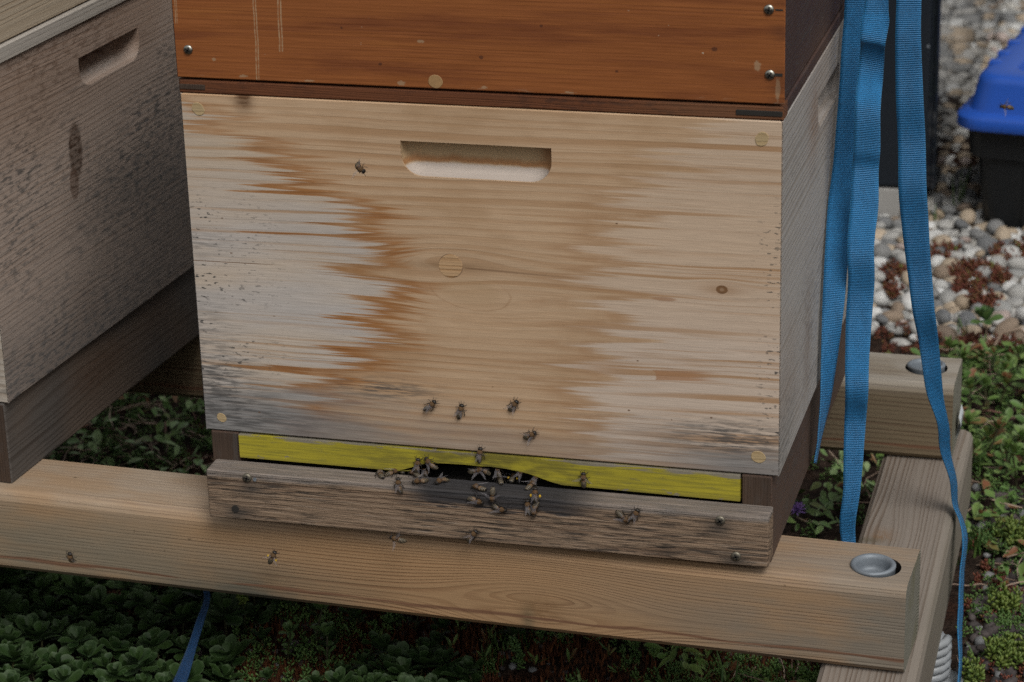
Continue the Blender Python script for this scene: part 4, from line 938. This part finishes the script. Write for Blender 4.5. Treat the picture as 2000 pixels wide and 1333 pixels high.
def edge(x): return 1.052+.012*math.sin(x*60)+.008*math.sin(x*140)
for lay, tries, k_ in ((1, 42000, .84), (0, 16000, .80)):
    for i in range(tries):
        x, y = U(-.05,1.35), U(1.03,3.9)
        if y < edge(x) or (x < .40 and y < 1.5 and random.random() < .4): continue
        r = (U(.0105,.0165) if i < tries*.22 else U(.006,.0115))*(1.0 if y < 2.4 else 1.15); tryp(x, y, r, lay, k_)
far = []
for i in range(6000):
    x, y = U(1.33,2.6) if i % 3 else U(-.6,-.03), U(1.05,3.9)
    far.append((x, y, ZG+U(.002,.012), U(.010,.019)))
bpy.context.view_layer.update(); dg = bpy.context.evaluated_depsgraph_get()
cand, rest = [], []
for x, y, r, l in peb:
    z = ZG+(.000 if l == 0 else .008)+U(-.003,.004); u, v = pix((x, y, z)); e = (x, y, z, r)
    seen = -15 < u < 2015 and -15 < v < 1348 and l == 1
    if seen:
        tgt = Vector((x, y, z+r*.5)); d = tgt-CAM; hit, loc, *_ = S.ray_cast(dg, CAM, d.normalized(), distance=d.length-.02); seen = not hit
    (cand if seen else rest).append(e)
cand.sort(key=lambda e: (Vector(e[:3])-CAM).length/e[3]); rest += cand[295:]; cand = cand[:295]
def pickk():
    q = random.random()
    for k, p in KIND:
        q -= p
        if q < 0: return k
    return 'tan'
LAB = {'white': 'smooth white river pebble in the gravel bed behind the stand', 'pale grey': 'pale grey river pebble in the gravel bed behind the stand', 'dark grey': 'dark grey river pebble in the gravel bed behind the stand',
       'tan': 'tan sandstone river pebble in the gravel bed behind the stand', 'brown': 'brown river pebble in the gravel bed behind the stand', 'pinkish': 'pinkish river pebble in the gravel bed behind the stand'}
for x, y, z, r in cand:
    k = pickk(); o = bpy.data.objects.new('pebble', random.choice(SM[k])); COL.objects.link(o); o.location = (x, y, z)
    s_ = r*U(.92,1.18); o.scale = (s_*U(.95,1.3), s_*U(.85,1.1), s_*U(.85,1.15)); o.rotation_euler = (U(-.5,.5), U(-.5,.5), U(0,6.28))
    tag(o, LAB[k], 'pebble', k+' river pebbles')
def heap_stones(name, lst, lods, mats, label, cat, flat=.6):
    H_ = Heap(); base = []
    for j in range(5):
        bm = bmesh.new(); bmesh.ops.create_icosphere(bm, subdivisions=lods, radius=1); r = random.Random(50+j)
        ph = [Vector((r.uniform(-1,1), r.uniform(-1,1), r.uniform(-1,1))).normalized() for _ in range(6)]; am = [r.uniform(-.25,.15) for _ in ph]
        for v in bm.verts: d = v.co.normalized(); v.co = d*(1+sum(a*max(0, d.dot(p))**2 for a, p in zip(am, ph)))
        bm.verts.ensure_lookup_table(); base.append((np.array([v.co[:] for v in bm.verts])*np.array((1.1,.85,flat)), [tuple(v.index for v in f.verts) for f in bm.faces], np.zeros(len(bm.verts)))); bm.free()
    for x, y, z, r in lst:
        H_.add(random.choice(base), rotm(U(0,6.28), U(-.5,.5), U(-.5,.5))*r*U(.95,1.3), (x, y, z), random.randrange(len(mats)))
    return tag(H_.build(name, mats), label, cat, None, 'stuff')
heap_stones('river_gravel', rest, 2, [STONES['pale grey'], STONES['tan'], STONES['white'], STONES['dark grey'], M['gravel_far'], STONES['pale grey']], 'river gravel lying deeper and farther off in the pebble bed', 'gravel')
heap_stones('river_gravel', far, 1, [STONES['pale grey'], STONES['tan'], STONES['white'], STONES['dark grey'], M['gravel_far']], 'river gravel spreading out to both sides beyond the frame', 'gravel')
lv = []
for _ in range(3400):
    x, y = U(.60,.90), U(-.1,.62)
    if free(x, y) and random.random() < (1.0 if y < .45 else .45): lv.append((x, y, hgt(x, y)+U(-.001,.003), U(.0026,.0078)))
for _ in range(1300):
    x, y = U(-.08,.55), U(-.1,.3); lv.append((x, y, hgt(x, y), U(.002,.005)))
heap_stones('lava_grit', lv, 1, [M['lava'], M['lava'], M['lava'], M['lava'], M['lava'], M['lava'], STONES['dark grey']], 'dark lava grit covering the soil right of the stand', 'grit', .75)

# ------------------------------------------------------------------ bees
M['bee_dark'] = mat_plain('bee_dark', (.018,.014,.011), .45, .3, 900, 0, 0, .4)
M['bee_fuzz'] = mat_plain('bee_fuzz', (.095,.055,.026), .85, .6, 1600, .0006, 0, .2)
M['bee_pale'] = mat_plain('bee_pale', (.25,.205,.135), .8, .4, 1500, .0003, 0, .2)
M['bee_amber'] = mat_plain('bee_amber', (.105,.052,.022), .5, .4, 900, 0, 0, .35)
M['pollen'] = mat_plain('pollen', (.52,.33,.03), .8, .25, 1200, .0003, 0, .2)
def mat_wing():
    n = NT('bee_wing'); n.xyz(); vz = n.voro(n.cov, 520, 'DISTANCE_TO_EDGE'); col = n.mix(n.smooth(vz, .0, .07), (.08,.06,.045), (.36,.34,.36))
    al = n.smooth(vz, .0, .06, .55, .20); return n.out(col, .25, Alpha=al, Specular_IOR_Level=.6)
M['wing'] = mat_wing()
mm = .00108
def bee_body(curl=0.0, side=0.0, legs=0, amber=False):
    bm = bmesh.new(); D, Fz, P, A_ = 0, 1, 2, 3
    prof = [(6.75,.25,.25,-.7,D),(6.55,1.0,.95,-.65,D),(6.1,1.6,1.4,-.5,D),(5.6,1.75,1.5,-.35,D),(5.15,1.35,1.2,-.15,Fz),(4.85,.75,.75,0,Fz),(4.55,1.05,1.1,.1,Fz),(4.1,1.75,1.7,.2,Fz),(3.3,2.15,2.1,.35,Fz),(2.4,2.2,2.2,.4,Fz),(1.6,1.85,1.9,.25,Fz),(1.05,1.1,1.1,0,D),(.75,.65,.65,-.1,D)]
    y = .45; k = 0
    W_ = [1.15,1.75,2.05,2.15,2.1,1.95,1.6,1.1]
    for sgm in range(7):
        w0, w1 = W_[sgm], W_[sgm+1]; h0, h1 = w0*.88, w1*.88
        base = A_ if (amber and sgm < 3) or sgm == 0 else D
        prof += [(y,w0*.97,h0*.97,-.15,P if sgm else A_),(y-.30,w0+(w1-w0)*.45,h0+(h1-h0)*.45,-.15,base),(y-.95,w1*1.0,h1*1.0,-.15,base)]; y -= 1.02
    prof += [(y,.55,.5,-.15,D),(y-.25,.12,.12,-.15,D)]
    def bend(p):
        x, yy, z = p
        if yy < .6:
            s_ = (.6-yy); a = curl*s_/7; b = side*s_/7; yy2 = .6-s_*math.cos(a*.5)*math.cos(b*.5); z2 = z*math.cos(a)-s_*math.sin(a*.5); return (x+s_*math.sin(b*.5), yy2-z*math.sin(a)*.3, z2)
        return p
    n = 14; rings = []
    for yy, rx, rz, z0, _m in prof: rings.append([bm.verts.new(Vector(bend((rx*math.cos(2*math.pi*i/n), yy, z0+rz*math.sin(2*math.pi*i/n))))*mm) for i in range(n)])
    for r0, r1, pr in zip(rings[:-1], rings[1:], prof[:-1]):
        for i in range(n): f = bm.faces.new((r0[i], r0[(i+1)%n], r1[(i+1)%n], r1[i])); f.material_index = pr[4]
    bm.faces.new(rings[0][::-1]); bm.faces.new(rings[-1])
    rg = random.Random(legs+3)
    for s_ in (-1, 1):
        m = Matrix.Translation(Vector((s_*1.35,5.75,-.15))*mm) @ Matrix.Diagonal((.55*mm,.8*mm,.95*mm,1)); bmesh.ops.create_uvsphere(bm, u_segments=8, v_segments=6, radius=1, matrix=m)
        tube(bm, [Vector(p)*mm for p in ((s_*.45,6.5,-.1),(s_*.9,7.6,.3),(s_*(1.5+rg.uniform(-.3,.5)),9.2,-.2))], [.16*mm,.14*mm,.13*mm], 5)
        for (yb, x1, y1, x2, y2, th) in ((4.1,2.4,5.2,2.9,6.2,.20),(3.1,3.0,2.9,4.0,1.7,.21),(2.2,2.8,.8,3.6,-2.2,.30)):
            j = lambda q: q+rg.uniform(-.9,.7)
            tube(bm, [Vector(p)*mm for p in ((s_*1.2,yb,-1.1),(s_*j(x1),j(y1),.1),(s_*j(x2),j(y2),-2.1),(s_*(x2+.5),y2+(.8 if y2 > 0 else -1.1),-2.35))], [th*mm,th*1.15*mm,th*.8*mm,th*.4*mm], 5)
    me = bpy.data.meshes.new('bee_body'); bmesh.ops.recalc_face_normals(bm, faces=bm.faces); bm.to_mesh(me); bm.free()
    for q in ('bee_dark','bee_fuzz','bee_pale','bee_amber'): me.materials.append(M[q])
    me.polygons.foreach_set('use_smooth', [True]*len(me.polygons)); return me
def wing_mesh():
    bm = bmesh.new()
    for L_, W_, y0 in ((9.3,3.1,0),(6.4,2.2,-1.2)):
        a, b = [], []
        for i in range(9):
            t = i/8; w_ = W_*(math.sin(math.pi*min(1, .12+t*.9)**.9)**.7)*(.35+.65*t if t < .6 else .74+.0*t)
            a.append(bm.verts.new(Vector((L_*t, y0+.3-.5*t, .05*i*(1 if y0 else 1.2)))*mm)); b.append(bm.verts.new(Vector((L_*t, y0-w_-.3*t, .1))*mm))
        for i in range(8): bm.faces.new((a[i], a[i+1], b[i+1], b[i]))
    me = bpy.data.meshes.new('wing'); bm.to_mesh(me); bm.free(); me.materials.append(M['wing']); me.polygons.foreach_set('use_smooth', [True]*len(me.polygons)); return me
BODY = [bee_body(.3,0,1), bee_body(.9,.1,2), bee_body(.2,.5,3,True), bee_body(.5,-.5,4,True), bee_body(1.5,0,5)]
WING = wing_mesh()
bm = bmesh.new(); bmesh.ops.create_icosphere(bm, subdivisions=2, radius=1)
for v in bm.verts: v.co = Vector((v.co.x*.95, v.co.y*1.35, v.co.z*.95))*mm
PME = bpy.data.meshes.new('pollen_load'); bm.to_mesh(PME); bm.free(); PME.materials.append(M['pollen'])
SURF = {'w': (1,-.0003,(0,-1,0)), 'y': (1,-.0026,(0,-1,0)), 'f': (1,-.0252,(0,-1,0)), 't': (2,-.0263,(0,0,1)), 'b': (1,-.010,(0,-1,0)), 'e': (1,.003,(0,-1,0))}
def bee(u, v, head, surf, body, spread, label, lift=0.0, tilt=0.0, pollen=False, size=1.02, roll=0.0):
    ax, val, nrm = SURF[surf] if surf in SURF else (1, surf, (0,-1,0)); nrm = Vector(nrm); p = at(u, v, ax, val)
    upv = Vector((0,0,1)) if ax == 1 else Vector((0,1,0)); a = R(head); h = Vector((1,0,0))*math.cos(a)+upv*math.sin(a)
    x = h.cross(nrm); m = Matrix((x, h, nrm)).transposed() @ Euler((R(tilt), R(roll), 0)).to_matrix()
    o = bpy.data.objects.new('honey_bee', BODY[body]); COL.objects.link(o); o.matrix_world = Matrix.Translation(p+nrm*(.0024*size+lift)) @ (m.to_4x4()*1) @ Matrix.Scale(size, 4)
    tag(o, label, 'bee', 'honey bees at the hive')
    for s_ in (-1, 1):
        w_ = bpy.data.objects.new('wing', WING); COL.objects.link(w_); w_.parent = o
        ang = R(-80+spread*80+U(-4,4)); w_.location = (s_*1.3*mm, 3.2*mm, 2.05*mm); w_.scale = (s_*.95, .8, 1); w_.rotation_euler = (0, s_*R(-8+U(-5,5)), s_*ang)
    if pollen:
        for s_ in (-1, 1):
            q = bpy.data.objects.new('pollen_load', PME); COL.objects.link(q); q.parent = o; q.location = (s_*3.5*mm, -.4*mm, -.3*mm)
    return o
for a in [
 (841,791,42,'w',0,.0,'striped bee on the pale wood, leftmost of the four above the yellow bar',.001),
 (900,803,74,'w',0,.1,'dark bee on the pale wood, second from the left above the yellow bar'),
 (1002,793,52,'w',1,.25,'bee with raised legs on the pale wood, highest of the four above the yellow bar'),
 (1034,850,32,'w',1,.3,'bee on the pale wood close above the yellow bar, lowest right of the four'),
 (938,888,82,'y',0,.0,'bee with folded wings climbing from the yellow bar over the seam'),
 (817,909,84,'y',3,.1,'bee at the upper left curve of the entrance, left of its neighbour on yellow'),
 (843,904,128,'y',2,.15,'bee on the yellow bar just above the left end of the entrance',.001),
 (832,918,100,'e',3,.1,'dark amber bee half hidden in the left end of the entrance'),
 (743,931,112,'t',2,.0,'leftmost bee on the landing board, under the yellow bar'),
 (766,928,52,'t',3,.0,'amber bee second from the left on the landing board'),
 (783,921,130,'t',0,.05,'bee reaching up to the yellow bar edge, third from the left'),
 (810,930,150,'t',0,.0,'striped bee on the landing board below the left entrance corner'),
 (780,947,92,'f',2,.0,'bee heading up at the front edge of the landing board, on the left'),
 (822,945,207,'t',2,.5,'orange bee heading left with one wing raised, on the dark tread'),
 (863,943,240,'t',3,.1,'brown bee alone on the dark tread in front of the entrance'),
 (930,918,20,'e',0,.2,'left one of the two bees crowding under the yellow bar in mid entrance'),
 (946,917,160,'e',3,.2,'right one of the two bees crowding under the yellow bar in mid entrance'),
 (975,920,95,'e',0,.1,'shadowed bee inside the entrance, left of centre right group'),
 (1016,924,62,'e',4,.1,'bee with curled striped tail climbing at the right part of the entrance'),
 (1046,934,64,'e',4,.1,'bee with curled tail at the right end of the entrance'),
 (977,942,115,'t',0,.35,'bee with a wing out on the dark tread, right of centre'),
 (1002,939,90,'t',0,.5,'pollen carrying bee entering with its wings out',.0005,0,True),
 (935,958,155,'t',2,.3,'bee heading left at the edge of the tread, left of the V winged bee'),
 (963,965,266,'f',0,.45,'bee with wings in a V heading down the landing board'),
 (930,975,-20,'f',2,.0,'bee heading right on the landing board front, below the V winged pair'),
 (974,991,-15,'f',1,.1,'dark bee lowest in the middle of the landing board front'),
 (1037,953,82,'t',3,.3,'amber bee behind the yellow pollen bee on the right'),
 (1048,964,91,'f',0,.05,'bee with bright yellow pollen loads on the landing board',.002,0,True),
 (1033,990,98,'f',0,.0,'banded bee on the landing board front, below the yellow pollen bee'),
 (1045,992,262,'f',3,.0,'brown bee beside the banded one on the landing board front'),
 (1141,937,90,'y',0,.7,'bee fanning its wings alone on the right half of the yellow bar'),
 (1217,1008,-40,'f',0,.2,'striped bee head down, left of the pair far right on the landing board'),
 (1240,1006,62,'f',1,.1,'dark bee, right one of the pair far right on the landing board'),
 (922,1045,46,'f',2,.1,'bee at the lower edge of the landing board above the timber beam'),
 (779,1052,160,-.040,0,.8,'small bee hovering below the landing board edge',.0,10),
 (533,1088,62,-.030,0,.5,'striped bee with yellow pollen flying in front of the timber beam',.0,0,True),
 (140,1090,82,-.09,1,.8,'dark bee flying upright in front of the left end of the beam',.0,20),
 (701,325,-25,-.10,4,.9,'dark bee flying in front of the pale hive box, left of the hand hold',.0,25),
 (1968,208,175,.62,3,.8,'tan bee flying in front of the blue tub lid',.0,10)]:
    bee(*a)
